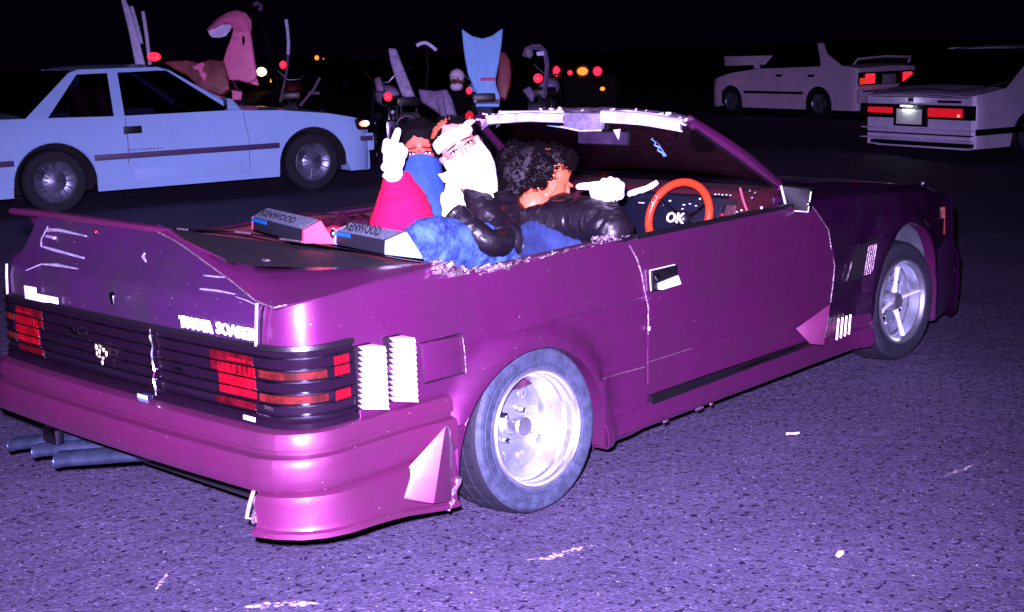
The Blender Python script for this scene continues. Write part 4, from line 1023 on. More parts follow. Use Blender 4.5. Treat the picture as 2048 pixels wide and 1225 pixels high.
# mask: cloth from under the eyes down over neck and chest
rows = []
for k, (z, w_, dpt, off) in enumerate([(-.002, .080, .121, 0), (-.03, .083, .128, 0), (-.06, .085, .120, 0), (-.10, .088, .10, .0), (-.14, .092, .092, .006), (-.19, .105, .085, .012), (-.26, .125, .085, .02), (-.34, .15, .10, .02)]):
    rows.append([T1(math.sin(a)*w_, math.cos(a)*dpt-.005+.004*math.sin(a*7+k), z-(.014-.014*max(0, math.cos(a))**6)*(k == 0)) for a in [R(-100+200*i/30) for i in range(31)]])
shell('face_mask', rows, BLUEC, P1, .003, out=f)
mb = MB(); cloth_tube(mb, [(E1+UP*-.06, .120), (at(806, 462, 4.88), .124), (at(804, 425, 4.86), .108), (at(801, 395, 4.86), .089), (at(796, 370, 4.86), .064), (at(790, 350, 4.86), .044)], .035, 2, n=44, freq=5)
mb.done('jacket_sleeve', REDC, P1, sm=80)
mb = MB(); mb.ball(ch+UP*-.06, (.20, .17, .24), sub=3); mb.done('jacket', REDC, P1, sm=80)
G1 = at(789, 318, 4.82)
def g1(mb):
    g = lambda px, py, d=4.82: at(px, py, d)
    rg = Matrix((CR, CU, -CF)).transposed()
    mb.ball(g(788, 318), (.040, .052, .024), rg, 3); mb.ball(g(786, 336), (.034, .034, .024), rg, 3); cone(mb, g(788, 335), g(788, 352), .030, .033)
    # raised middle finger, two joints with slight bend
    limb(mb, [(g(784, 298), .0150), (g(790, 280), .0145), (g(794, 268), .0135), (g(796, 262), .0120)])
    # folded index, ring, little finger
    limb(mb, [(g(771, 302), .0145), (g(774, 285, 4.79), .0150), (g(777, 298, 4.765), .0125)])
    limb(mb, [(g(798, 305), .0145), (g(801, 294, 4.79), .0150), (g(799, 306, 4.765), .0125)])
    limb(mb, [(g(807, 312), .013), (g(809, 302, 4.79), .0135), (g(806, 314, 4.77), .011)])
    limb(mb, [(g(770, 335), .016), (g(779, 322, 4.775), .0145), (g(793, 314, 4.76), .0125)])
remesh('glove', g1, .0032, GLOVE, P1, smooth_it=2)
mb = MB(); ring = [at(789+21*math.cos(t), 352+6*math.sin(t), 4.83-.02*math.sin(t)) for t in [i*math.pi/12 for i in range(24)]]; mb.tube(ring, .006, 6, closed=True); mb.done('glove_hem', GLOVE, P1)
# ---------------- person 2: white mask and headband, leather jacket, light jeans
H2 = at(921, 300, 5.08)
P2 = empty('person', V((H2.x+.05, H2.y, .50)), label='person in white mask, white headband and black leather jacket with light blue jeans', cat='person')
f, r, u = frame(-CF+CR*.10-UP*.05, CU*.84-CR*.54)
M2 = Matrix(((r.x, f.x, u.x), (r.y, f.y, u.y), (r.z, f.z, u.z)))
f2, r2_, u2 = f, r, u
T2 = lambda x, y, z: H2+r2_*x+f2*y+u2*z
ch2 = at(965, 430, 5.12); hip2 = at(1000, 500, 5.05)
F2 = at(904, 402, 4.80); S2 = at(968, 408, 4.98); E2 = at(1000, 478, 4.78)
KN = at(850, 486, 4.68)
def b2(mb):
    face(mb, T2, M2, at(955, 385, 5.12)); cone(mb, ch2, hip2, .12, .12); limb(mb, [(at(955, 385, 5.12), .06), (ch2, .11)]); limb(mb, [(at(968, 415, 4.99), .022), (at(985, 442, 4.925), .022), (at(999, 478, 4.85), .022), (at(978, 484, 4.77), .022), (at(937, 456, 4.765), .022), (at(907, 424, 4.785), .022), (F2, .022)]); limb(mb, [(hip2, .085), (KN, .06)])
remesh('body', b2, .0045, SKIN2, P2)
eyes(T2, f, P2)
hairclump('hair', lambda rr: (lambda d: (T2(d.x*.078, -.02+d.y*.094, .042+d.z*.092), (T2(d.x, d.y, d.z)-H2)))(V((rr.gauss(0, .8), -abs(rr.gauss(0, 1))-.1, rr.uniform(-.3, 1.0))).normalized()), HAIR, P2, 900, .018, .0016, .004, 12, kind='stuff')
hairclump('brown_fringe', lambda rr: (lambda d: (T2(d.x*.078, -.02+d.y*.094, .042+d.z*.092), (T2(d.x, d.y*.3, d.z)-H2)))(V((.45+rr.gauss(0, .25), .50+rr.uniform(-.1, .15), .72)).normalized()), HAIRB, P2, 170, .012, .0015, .003, 13, kind='stuff')
mb = MB(); mb.ball(T2(0, -.030, .050), (.080, .094, .082), M2, 3); mb.done('hair_cap', BLKC, P2, sm=80)
rows = []
for z, k in ((.032, 1.0), (.040, 1.05), (.064, 1.06), (.078, 1.0)):
    rows.append([T2(math.sin(a)*.078*k, math.cos(a)*.098*k-.012, z+.004*math.sin(a*3)-.012*math.cos(a)*0) for a in [i*2*math.pi/40 for i in range(41)]])
shell('headband', rows, CLOTHW, P2, .004, out=None)
mb = MB(); cloth_tube(mb, [(T2(-.05, .065, .06), .016), (T2(-.078, .05, .068), .018), (T2(-.092, .03, .066), .014)], .1, 4, n=14, flat=.5); mb.done('headband_knot', CLOTHW, P2, sm=80)
rows = []
for k, (z, w_, dp, sxx) in enumerate([(-.020, .080, .100, 0), (-.036, .085, .118, 0), (-.070, .088, .112, .002), (-.11, .082, .104, .002), (-.145, .066, .094, .004), (-.18, .048, .082, .006), (-.205, .030, .074, .008)]):
    rows.append([T2(math.sin(a)*w_-sxx, math.cos(a)*dp-.006+.003*math.sin(a*9+k), z+(.016*math.sin(a)**2 if k < 2 else 0)) for a in [R(-105+210*i/34) for i in range(35)]])
shell('face_mask', rows, CLOTHW, P2, .003, out=f)
tl = [[at(942, 345, 4.93), at(950, 388, 4.92), at(932, 377, 4.90), at(905, 372, 4.86), at(884, 362, 4.86)], [at(965, 350, 4.94), at(972, 372, 4.92), at(955, 386, 4.90), at(925, 380, 4.86), at(905, 375, 4.86)]]
# hanging tail of the mask
rows = []
for px0, py0, px1, py1, dd in ((956, 318, 876, 350, 4.93), (962, 340, 888, 366, 4.92), (971, 356, 908, 374, 4.93), (979, 368, 934, 382, 4.94), (984, 380, 956, 387, 4.95), (987, 388, 979, 386, 4.95), (989, 395, 985, 397, 4.95)):
    rows.append([at(px0+(px1-px0)*i/8, py0+(py1-py0)*i/8+1.2*math.sin(i*2.1), dd+.02*math.cos(i*1.7)-.03*math.sin(math.pi*i/8)) for i in range(9)])
shell('mask_tail', rows, CLOTHW, P2, .004, out=-CF)
def j2(mb):
    cone(mb, ch2+UP*.03, hip2, .155, .15); mb.ball(at(960, 412, 5.10), (.13, .13, .10), sub=3)
mb = MB(); cloth_tube(mb, [(at(950, 392, 5.10), .09), (ch2, .155), (at(985, 465, 5.08), .16), (hip2, .155)], .07, 5, n=40, freq=6); mb.done('leather_jacket', LEATHER, P2, sm=80)
mb = MB(); cloth_tube(mb, [(S2+UP*.01, .056), (at(985, 440, 4.92), .054), (at(1002, 482, 4.84), .050), (at(978, 484, 4.76), .046), (at(937, 455, 4.76), .046), (at(907, 424, 4.78), .046)], .07, 6, n=60, freq=9); mb.done('jacket_sleeve', LEATHER, P2, sm=80)
mb = MB(); cloth_tube(mb, [(at(938, 388, 4.97), .040), (at(965, 420, 4.92), .050), (at(1012, 470, 4.90), .055), (at(1042, 492, 4.92), .05)], .07, 16, n=40, freq=8); mb.done('jacket_flap', LEATHER, P2, sm=80)
mb = MB(); cloth_tube(mb, [(at(1022, 512, 4.95), .060), (at(985, 500, 4.90), .086), (at(930, 490, 4.80), .088), (at(872, 484, 4.70), .086), (at(845, 486, 4.66), .078), (at(838, 500, 4.68), .06)], .075, 7, n=56, freq=11); mb.done('jeans_leg', DENIM, P2, sm=80)
mb = MB(); cloth_tube(mb, [(at(850, 500, 4.72), .07), (at(862, 540, 4.78), .062), (at(880, 600, 4.86), .055)], .05, 8, n=20); mb.done('jeans_shin', DENIM, P2, sm=80)
def g2(mb):
    g = lambda px, py, d=4.78: at(px, py, d); rg = Matrix((CR, CU, -CF)).transposed()
    mb.ball(g(904, 404), (.040, .046, .032), rg, 3); cone(mb, g(904, 415), g(902, 428), .032, .034)
    for i, (px, py) in enumerate([(888, 392), (897, 388), (908, 387), (918, 390)]):
        limb(mb, [(g(px, py+12), .0135), (g(px+1, py, 4.75), .0145), (g(px+3, py+9, 4.725), .0125)])
    limb(mb, [(g(924, 412), .015), (g(920, 400, 4.74), .0135), (g(909, 398, 4.72), .012)])
    cone(mb, g(905, 385, 4.80), g(908, 368, 4.83), .030, .030)
remesh('glove', g2, .0034, GLOVE, P2, smooth_it=2)
# ---------------- person 3: curly hair, face turned away, arm resting on the door
H3 = at(1095, 364, 5.10)
P3 = empty('person', V((H3.x+.02, H3.y, .45)), label='person with dark curly hair turned away, leather sleeve and white glove pointing left', cat='person')
f, r, u = frame(CR*.84+CF*.30-UP*.36, UP*.95+CR*.3)
M3_ = Matrix(((r.x, f.x, u.x), (r.y, f.y, u.y), (r.z, f.z, u.z)))
f3, r3, u3 = f, r, u
T3 = lambda x, y, z: H3+r3*x+f3*y+u3*z
ch3 = at(1095, 455, 5.12); hip3 = at(1105, 500, 5.0)
S3 = at(1075, 440, 4.98); E3 = at(1222, 468, 4.78); W3 = at(1206, 405, 4.84)
def b3(mb):
    face(mb, T3, M3_, at(1068, 412, 5.06), .060); mb.ball(T3(.080, -.004, -.010), (.010, .020, .034), M3_, 3); limb(mb, [(at(1068, 412, 5.06), .065), (ch3, .10), (at(1100, 490, 5.05), .09)]); limb(mb, [(S3, .04), (at(1100, 446, 4.93), .03), (at(1150, 438, 4.88), .03), (at(1195, 442, 4.82), .03), (at(1222, 456, 4.79), .028), (W3, .026)])
remesh('body', b3, .0045, mat('flushed_skin', (.72, .13, .055), .5, bump=.12, bscale=60, vary=.15, vscale=16), P3)
mb = MB()
for s in (1, -1):
    mb.tube([T3(s*.088, .004, .016), T3(s*.092, -.010, .022), T3(s*.092, -.024, .008), T3(s*.089, -.018, -.016), T3(s*.086, -.004, -.034)], .0045, 6)
mb.done('ear_rim', MATS['flushed_skin'], P3, sm=80)
rr0 = random.Random(21)
blobs = [(at(1060, 328, 5.08), (.090, .095, .080)), (at(1042, 350, 5.06), (.075, .085, .080)), (at(1028, 378, 5.08), (.055, .055, .055)), (at(1088, 320, 5.10), (.060, .085, .050)), (at(1032, 330, 5.14), (.07, .08, .09)), (at(1068, 352, 5.04), (.05, .05, .06))]
MC = M3_
blobs += [(T3(0, -.03, .080), (.080, .080, .052)), (T3(.015, .010, .096), (.050, .055, .034)), (T3(.045, -.060, .03), (.050, .06, .06))]
def hm(mb):
    for c, rr_ in blobs: mb.ball(c, tuple(x*.86 for x in rr_), sub=3)
remesh('hair', hm, .009, mat('hair_mass', (.010, .005, .008), .7, bump=.8, bscale=60), P3)
def h3(rr):
    c, rd = rr.choice(blobs); d = V((rr.gauss(0, 1), rr.gauss(0, 1), rr.gauss(0, 1))).normalized()
    return c+V((d.x*rd[0], d.y*rd[1], d.z*rd[2]))*.86, d+V((rr.uniform(-.6, .6), rr.uniform(-.6, .6), rr.uniform(-.6, .3)))
hairclump('curl', h3, HAIR, P3, 2600, .024, .0020, .0075, 22, kind='stuff')
None and hairclump('sideburn', lambda rr: (T3(.082+rr.uniform(-.01, .006), .018+rr.uniform(-.012, .012), .02+rr.uniform(-.03, .03)), V((0, 0, -1))), HAIR, P3, 90, .02, .0016, .004, 23, kind='stuff')
rows = []
for k, (z, w_, dp) in enumerate([(-.02, .076, .098), (-.035, .078, .114), (-.07, .074, .106), (-.11, .066, .094)]):
    rows.append([T3(math.sin(a)*w_, math.cos(a)*dp-.004, z) for a in [R(-58+116*i/20) for i in range(21)]])
shell('face_mask', rows, BLUEC, P3, .003, out=f)
mb = MB(); cloth_tube(mb, [(at(1062, 440, 5.14), .08), (ch3, .15), (at(1110, 480, 5.08), .16), (hip3, .15)], .06, 9, n=36, freq=6); mb.done('leather_jacket', LEATHER, P3, sm=80)
mb = MB(); cloth_tube(mb, [(at(1050, 455, 4.98), .068), (at(1100, 446, 4.93), .074), (at(1150, 438, 4.88), .076), (at(1195, 442, 4.82), .076), (at(1224, 462, 4.78), .072), (at(1222, 448, 4.80), .064), (at(1212, 428, 4.83), .058), (at(1206, 412, 4.85), .050)], .065, 10, n=80, freq=15, seg=32); mb.done('jacket_sleeve', LEATHER, P3, sm=80)
mb = MB(); cloth_tube(mb, [(at(1160, 440, 4.90), .06), (at(1215, 480, 4.86), .075), (at(1235, 500, 4.86), .06)], .12, 17, n=30, freq=10); mb.done('jacket_hem', LEATHER, P3, sm=80)
mb = MB(); cloth_tube(mb, [(at(1040, 490, 4.95), .060), (at(1075, 482, 4.93), .085), (at(1120, 482, 4.93), .085), (at(1165, 500, 4.95), .07)], .06, 18, n=36, freq=9); mb.done('jeans', DENIMD, P3, sm=80)
mb = MB(); mb.lathe([(0, .050), (.012, .048), (.034, .044), (.036, .030)], (0, 0, 0), 'Z', 28)
M_ = (W3-E3).to_track_quat('Z', 'Y').to_matrix()
for v in mb.bm.verts: v.co = M_ @ v.co + at(1208, 413, 4.84)
cf = mb.done('red_cuff', REDC, P3, sm=60)
for i, zz in enumerate((.016, .030)):
    mb = MB(); mb.tube([at(1208, 413, 4.84)+M_ @ V((math.cos(t)*(.050-i*.003), math.sin(t)*(.050-i*.003), zz)) for t in [k*math.pi/14 for k in range(28)]], .0050, 6, closed=True); mb.done('cuff_stripe', GLOVE, cf)
def g3(mb):
    g = lambda px, py, d=4.82: at(px, py, d); rg = Matrix((CR, CU, -CF)).transposed()
    mb.ball(g(1212, 380), (.052, .036, .030), rg, 3); cone(mb, g(1214, 388), g(1210, 404), .034, .034)
    limb(mb, [(g(1195, 372), .017), (g(1178, 373), .0145), (g(1163, 373), .0125), (g(1157, 374), .0105)])
    for i, (px, py) in enumerate([(1207, 364), (1220, 361), (1232, 364), (1241, 371)]):
        limb(mb, [(g(px, py+10), .0145), (g(px+1, py, 4.79), .0145), (g(px-2, py+10, 4.765), .0125)])
    limb(mb, [(g(1190, 392), .016), (g(1186, 384, 4.79), .0135), (g(1198, 378, 4.765), .012)])
    cone(mb, g(1236, 378), g(1238, 390), .020, .020)
remesh('glove', g3, .0032, GLOVE, P3, smooth_it=2)
# ================================================================== OTHER CARS
def local_shell(name, rows, m, par, thick=.006, **k): return shell(name, rows, m, par, thick, world=False, **k)
def car_wheel(par, x, y, r=.28, rr_=.185, w_=.18, fins=14, bright=None):
    bright = bright or mat('dim_wheel_trim', (.26, .27, .40), .32, .7, vary=.7, vscale=8)
    W = empty('wheel', (x, y, r)); W.parent = par; s = -1 if y < 0 else 1
    mb = MB(); mb.lathe([(s*a, q) for a, q in [(0, rr_), (.004, rr_+.02), (0, r-.02), (-.02, r), (-w_+.02, r), (-w_, r-.03), (-w_, rr_)]], n=40); mb.done('tyre', TREADM, W, world=False)
    mb = MB(); mb.lathe([(s*a, q) for a, q in [(-.002, rr_+.002), (.004, rr_-.006), (-.012, rr_-.02), (-.03, rr_*.55), (-.01, rr_*.3), (-.005, .001)]], n=40); rm = mb.done('rim', bright, W, world=False)
    for k in range(fins):
        t = 2*math.pi*k/fins; mb = MB(); mb.tube([V((math.cos(t)*rr_*.34, s*-.008, math.sin(t)*rr_*.34)), V((math.cos(t)*rr_*.88, s*-.006, math.sin(t)*rr_*.88))], .006, 5); mb.done('spoke', bright, W, world=False)
    return W
def simple_car(name, loc, rz, w_, belt, xr, xf, wheels, body, ar=.33, lo=.17, sides=(), glass=(), gh=None, **k):
    """belt: [(x, z)] top line of the lower body; xr/xf ends; sides: painted window-frame pieces, glass: window outlines in the side plane"""
    root = empty(name, loc, rz, **k)
    n_ = 90; xs = [xr+(xf-xr)*i/n_ for i in range(n_+1)]
    for a in wheels: xs += [a-ar*math.cos(math.pi*i/20) for i in range(21)]
    xs = sorted({round(x, 4) for x in xs})
    def hw(x):
        d = min(x-xr, xf-x); c_ = .16 if x-xr < xf-x else .30
        return w_ if d >= c_ else w_-c_*.55*(1-math.sqrt(max(0, 1-((c_-d)/c_)**2)))
    def lo_(x):
        for a in wheels:
            if abs(x-a) < ar: return .26+math.sqrt(max(0, ar*ar-(x-a)**2))
        return lo
    for s in (-1, 1):
        rows = []
        for t in (0, .15, .4, .55, .7, .85, .95, 1.0):
            row = []
            for x in xs:
                zt = interp(belt, x); zl = lo_(x); z = zl+(zt-zl)*t; q = (z-lo)/(zt-lo)
                y = hw(x)-.02*(1-q)**2-.045*max(0, q-.55)**1.5*3
                row.append(V((x, s*y, z)))
            rows.append(row)
        local_shell('body_side', rows, body, root, .012, sm=30, out=(0, s, 0))
    rows = []
    for x in xs[::3]+[xs[-1]]:
        zt = interp(belt, x); y = hw(x)-.045*(.45**1.5)*3
        rows.append([V((x, y*t, zt+.03*(1-t*t))) for t in (-1, -.8, -.4, 0, .4, .8, 1)])
    g0_, g1_ = (gh if gh else (99, 99))
    a = [r_ for r_ in rows if r_[0].x <= g0_+.04]; b_ = [r_ for r_ in rows if r_[0].x >= g1_-.04]
    if len(a) > 1: local_shell('boot_lid', a, body, root, .008, out=(0, 0, 1))
    if len(b_) > 1: local_shell('bonnet', b_, body, root, .008, out=(0, 0, 1))
    for x, sg in ((xr, -1), (xf, 1)):
        zt = interp(belt, x); y = hw(x)
        rows = [[V((x+sg*.03*(1-abs(t)**3)*(.4 if z > .5*zt else 1), y*t, z)) for t in (-1, -.7, 0, .7, 1)] for z in (lo, lo+.1, zt*.5, zt*.8, zt)]
        local_shell('rear_panel' if sg < 0 else 'front_panel', rows, body, root, .01, out=(sg, 0, 0))
    mb = MB(); mb.box(((xr+xf)/2, 0, .36), ((xf-xr)-.3, 2*w_-.42, .30)); mb.done('underbody', BLACKM, root, world=False)
    for a_ in wheels:
        for s in (-1, 1):
            mb = MB(); mb.box((a_, s*(w_-.25), .42), (2*ar+.02, .12, .5)); mb.done('wheel_well', BLACKM, root, world=False)
            car_wheel(root, a_, s*(w_-.03))
    tb = .30 if 'white' not in name else .42
    def sp(x, z, s, o=0):
        bz_ = interp(belt, x); return V((x, s*(w_-.05-tb*max(0, z-min(bz_, .85))+o), z))
    for s in (-1, 1):
        for nm, poly in sides:
            mb = MB(); mb.prism([sp(x, z, s) for x, z in poly], (0, -s*.03, 0)); mb.done(nm, body, root, world=False, sm=0)
        for nm, poly in glass:
            mb = MB(); mb.prism([sp(x, z, s, -.012) for x, z in poly], (0, -s*.006, 0)); mb.done(nm, DGLASS, root, world=False, sm=0)
    return root, sp
# ---- white coupe on the left
ax = V((2.36, -.60, 0)).normalized(); nrm = V((ax.y, -ax.x, 0)); WH = .82
P0_ = V((2.73, 7.09, .20))-nrm*(WH-.02)
sides = [('rear_pillar', [(-.22, .825), (.20, 1.185), (.26, 1.215), (.30, 1.19), (-.02, .83), (-.05, .825)]),
         ('door_pillar', [(.555, .81), (.575, 1.20), (.665, 1.20), (.650, .81)]),
         ('roof_rail', [(.26, 1.19), (.22, 1.20), (.32, 1.232), (1.04, 1.232), (1.17, 1.195), (1.06, 1.20)]),
         ('front_pillar', [(1.13, 1.19), (1.06, 1.225), (1.14, 1.205), (1.78, .80), (1.64, .82)])]
glass = [('rear_quarter_window', [(-.03, .825), (.27, 1.195), (.575, 1.20), (.555, .81)]), ('door_window', [(.655, .81), (.665, 1.20), (1.06, 1.20), (1.14, 1.185), (1.62, .82)])]
beltW = [(-1.0, .80), (-.6, .84), (-.1, .832), (.6, .815), (1.62, .815), (1.78, .805), (2.15, .79), (2.65, .735), (2.95, .675), (3.10, .60)]
WC, spW = simple_car('white_coupe', P0_, math.atan2(ax.y, ax.x), WH, beltW, -1.0, 3.12, (-.01, 2.45), WCAR, .362, .165, sides, glass, gh=(-.25, 1.76),
    label='white two-door coupe with dark side stripe parked side-on at left', cat='car')
def wb(name, c, d, m, bev=.006, par=WC):
    mb = MB(); mb.box(c, d); return mb.done(name, m, par, world=False, bevel=bev)
# roof, screens
def quad(name, pts, m, par, thick=.008, out=(0, 0, 1)): return local_shell(name, [[pts[0], pts[1]], [pts[2], pts[3]]], m, par, thick, out=out)
def roofing(root, sp, rr_, rf, rb, fb, body):
    """rear roof pt, front roof pt, rear screen base, windscreen base (x,z)"""
    rows = []
    for x, z in [(rr_[0], rr_[1]-.01), (rr_[0]+.08, rr_[1]+.012), ((rr_[0]+rf[0])/2, max(rr_[1], rf[1])+.018), (rf[0]-.08, rf[1]+.012), (rf[0], rf[1]-.006)]:
        yy = abs(sp(x, z, 1).y); rows.append([V((x, yy*t, z+.035*(1-t*t))) for t in (-1, -.7, -.3, 0, .3, .7, 1)])
    local_shell('roof', rows, body, root, .01, out=(0, 0, 1))
    for nm, a, b_ in (('rear_window', rr_, rb), ('windscreen', rf, fb)):
        e_ = -.012 if nm == 'rear_window' else .012
        ya, yb = abs(sp(a[0], a[1], 1).y)+.004, abs(sp(b_[0], b_[1], 1).y)+.002
        quad(nm, [V((a[0]+e_, -ya, a[1]+.012)), V((a[0]+e_, ya, a[1]+.012)), V((b_[0], -yb, b_[1])), V((b_[0], yb, b_[1]))], DGLASS2, root, .005)
roofing(WC, spW, (.26, 1.215), (1.10, 1.215), (-.22, .83), (1.76, .80), WCAR)
wb('side_stripe', (1.215, -WH-.002, .463), (1.76, .012, .052), STRIPE); wb('side_stripe', (-.68, -WH-.002, .463), (.66, .012, .05), STRIPE)
wb('bumper_stripe', (2.94, -WH+.035, .470), (.34, .012, .05), STRIPE)
wb('bumper', (3.10, 0, .42), (.12, 1.46, .16), WCAR, .03); wb('bumper_lip', (3.02, 0, .50), (.24, 1.50, .04), WCAR, .015); wb('air_dam', (3.0, 0, .25), (.22, 1.44, .20), WCAR, .03)
wb('door_handle', (.695, -WH-.002, .690), (.165, .014, .066), BLACKP, .004)
mb = MB(); mb.tube([V((.655-.02, -WH-.0, .40)), V((.645, -WH-.002, .60)), V((.64, -WH+.01, .80))], .003, 4); mb.done('door_gap', STRIPE, WC, world=False)
mb = MB(); mb.tube([V((1.78, -WH+.0, .25)), V((1.79, -WH-.002, .55)), V((1.75, -WH+.01, .79))], .0025, 4); mb.done('door_gap', STRIPE, WC, world=False)
wb('side_moulding', (1.21, -WH+.004, .285), (1.05, .012, .12), WCAR, .004)
text('lettering', 'Twin Cam 16', .055, (.635, -WH-.006, .505), (1, 0, 0), (0, 0, 1), STRIPE, WC, world=False, width=.34) if False else None
rm_ = random.Random(8)
for i in range(9): wb('script_mark', (.66+i*.036, -WH-.003, .512), (.020+.014*rm_.random(), .004, .010+.006*rm_.random()), mat('faded_script', (.17, .17, .30), .6), 0)
hl = wb('headlamp', (3.01, -.66, .61), (.18, .26, .11), BLACKP, .02)
mb = MB(); mb.ball((3.02, -.765, .615), (.085, .035, .048)); mb.done('turn_lamp_lens', mat('lit_corner_lamp', (.9, .4, .2), .3, emit=(1, .22, .08), es=2.2), WC, world=False)
mb = MB(); mb.ball((3.035, -.80, .618), (.035, .012, .025)); mb.done('lamp_glow_bulb', mat('lit_corner_bulb', (1, .9, .8), .3, emit=(1, .75, .6), es=9), WC, world=False)
mb = MB(); mb.hexa([(1.60, -WH-.01, .82), (1.74, -WH+.02, .82), (1.74, -WH+.10, .82), (1.60, -WH+.08, .82), (1.60, -WH-.01, .93), (1.66, -WH+.02, .92), (1.66, -WH+.10, .92), (1.60, -WH+.08, .93)]); mb.done('door_mirror', WCAR, WC, world=False, bevel=.01)
wb('mirror_face', (1.594, -WH+.035, .875), (.006, .08, .09), BLACKP, .003)
# interior glimpses: seats, steering wheel
for y in (-.36, .36):
    mb = MB(); mb.hexa([(.62, y-.22, .40), (.78, y-.22, .40), (.78, y+.22, .40), (.62, y+.22, .40), (.46, y-.18, 1.06), (.56, y-.18, 1.06), (.56, y+.18, 1.06), (.46, y+.18, 1.06)]); mb.done('seat', mat('brown_seat', (.22, .12, .14), .8, vary=.5, vscale=6), WC, world=False, bevel=.03)
mb = MB(); mb.tube([V((1.30+.06*math.sin(t), -.36+.17*math.cos(t), .80+.16*math.sin(t))) for t in [i*math.pi/12 for i in range(24)]], .012, 6, closed=True); mb.done('steering_wheel', BLACKP, WC, world=False)
wb('dashboard', (1.55, 0, .72), (.30, 1.4, .20), BLACKP, .03)
# fender arch flares
for xw in (-.01, 2.45):
    mb = MB(); mb.tube([V((xw-.364*math.cos(t), -WH-.001+ (.02 if xw > 1 else 0), .26+.364*math.sin(t))) for t in [i*math.pi/20 for i in range(21)]], .008, 6); mb.done('arch_flare', WCAR, WC, world=False)
# ---- pale coupe at the right edge, seen from behind
q0, q1 = PZ(1948, 300, .17), PZ(1728, 286, .17)
lw = (q1-q0); lw.z = 0; W2 = lw.length; lw.normalize(); fw_ = V((lw.y, -lw.x, 0)); org = (q0+q1)/2; org.z = 0
fw_ = fw_ if fw_.dot(CF) > 0 else -fw_
yaw2 = math.atan2(fw_.y, fw_.x); yl = V((-fw_.y, fw_.x, 0)); hw2 = W2/2
def RP(px, py):
    d = ray(px, py); t = (org-CP).dot(fw_)/d.dot(fw_); p = CP+d*t; return (p-org).dot(yl), p.z
belt2 = [(0, .78), (.05, .80), (.5, .86), (.9, .90), (2.4, .92), (3.0, .86), (4.2, .70)]
sides2 = [('rear_pillar', [(.55, .86), (1.25, 1.30), (1.40, 1.30), (.95, .90)]), ('roof_rail', [(1.25, 1.30), (1.35, 1.34), (2.1, 1.34), (2.2, 1.30)]), ('front_pillar', [(2.1, 1.33), (2.2, 1.31), (2.95, .88), (2.8, .90)])]
PC, sp2 = simple_car('pale_coupe', org, yaw2, hw2+.03, belt2, 0, 4.3, (.98, 3.5), WCAR3, .34, .17, sides2, [('door_window', [(.97, .9), (1.40, 1.29), (2.1, 1.31), (2.8, .9)])], gh=(.6, 2.9),
    label='pale coupe at right edge seen from behind with blank white number plate', cat='car')
roofing(PC, sp2, (1.28, 1.31), (2.15, 1.31), (.55, .87), (2.9, .89), WCAR3)
def rb(name, px0, py0, px1, py1, x, dpt, m, bev=.004, **k):
    y0, z0 = RP(px0, py0); y1, z1 = RP(px1, py1); mb = MB(); mb.box((x, (y0+y1)/2, (z0+z1)/2), (dpt, abs(y1-y0), abs(z1-z0))); return mb.done(name, m, PC, world=False, bevel=bev, **k)
rb('tail_panel', 1728, 206, 1953, 242, -.035, .05, BLACKP)
REDM = mat('medium_red_lens', (.5, .008, .02), .3, 0, .4, emit=(1, .012, .03), es=.55)
rb('tail_lamp', 1744, 213, 1792, 226, -.065, .02, REDM); rb('tail_lamp', 1864, 216, 1932, 236, -.065, .02, REDM)
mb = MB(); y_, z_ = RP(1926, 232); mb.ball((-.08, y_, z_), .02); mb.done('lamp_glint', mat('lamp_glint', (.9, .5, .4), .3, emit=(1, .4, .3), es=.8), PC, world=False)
rb('plate_recess', 1797, 208, 1862, 254, -.068, .03, BLACKP); rb('number_plate', 1804, 217, 1853, 249, -.092, .012, mat('retroreflective_plate', (.85, .9, .82), .4, emit=(.8, .95, .75), es=.0), .002)
pl_ = RP(1828, 214); mb = MB(); mb.box((-.135, pl_[0], pl_[1]+.015), (.03, .16, .012)); mb.done('added_plate_light', mat('added_plate_glow', (1, 1, 1), .4, emit=(.85, .95, 1), es=18), PC, world=False)  # glowing bar added to brighten the number plate
rb('bumper', 1733, 254, 1948, 262, -.05, .10, WCAR3, .01); rb('bumper_strip', 1733, 263, 1948, 272, -.05, .09, BLACKP, .01); rb('bumper', 1733, 273, 1948, 283, -.055, .12, WCAR3, .01); rb('bumper_lower_strip', 1750, 284, 1948, 289, -.04, .08, BLACKP, .004)
rb('valance', 1762, 289, 1946, 297, -.045, .10, WCAR3, .008)
for s in (-1, 1):
    mb = MB(); mb.box((.48, s*(hw2+.035), RP(1948, 266)[1]), (1.0, .02, .075)); mb.done('bumper_strip', BLACKP, PC, world=False, bevel=.005)
rb('lid_strip', 1745, 193, 1938, 196, -.02, .03, BLACKP, .002); rb('lid_vent', 1880, 201, 1925, 207, -.03, .04, BLACKP, .003); rb('lid_lock', 1822, 196, 1828, 204, -.03, .04, BLACKP, .002)
mb = MB(); mb.tube([V((.10, hw2*.55, .83)), V((.16, 0, .86)), V((.12, -hw2*.55, .84)), V((.30, -hw2*.85, .88)), V((.75, -hw2*.92, .95))], .022, 8, flat=.6); mb.done('spoiler', STRIPE, PC, world=False)
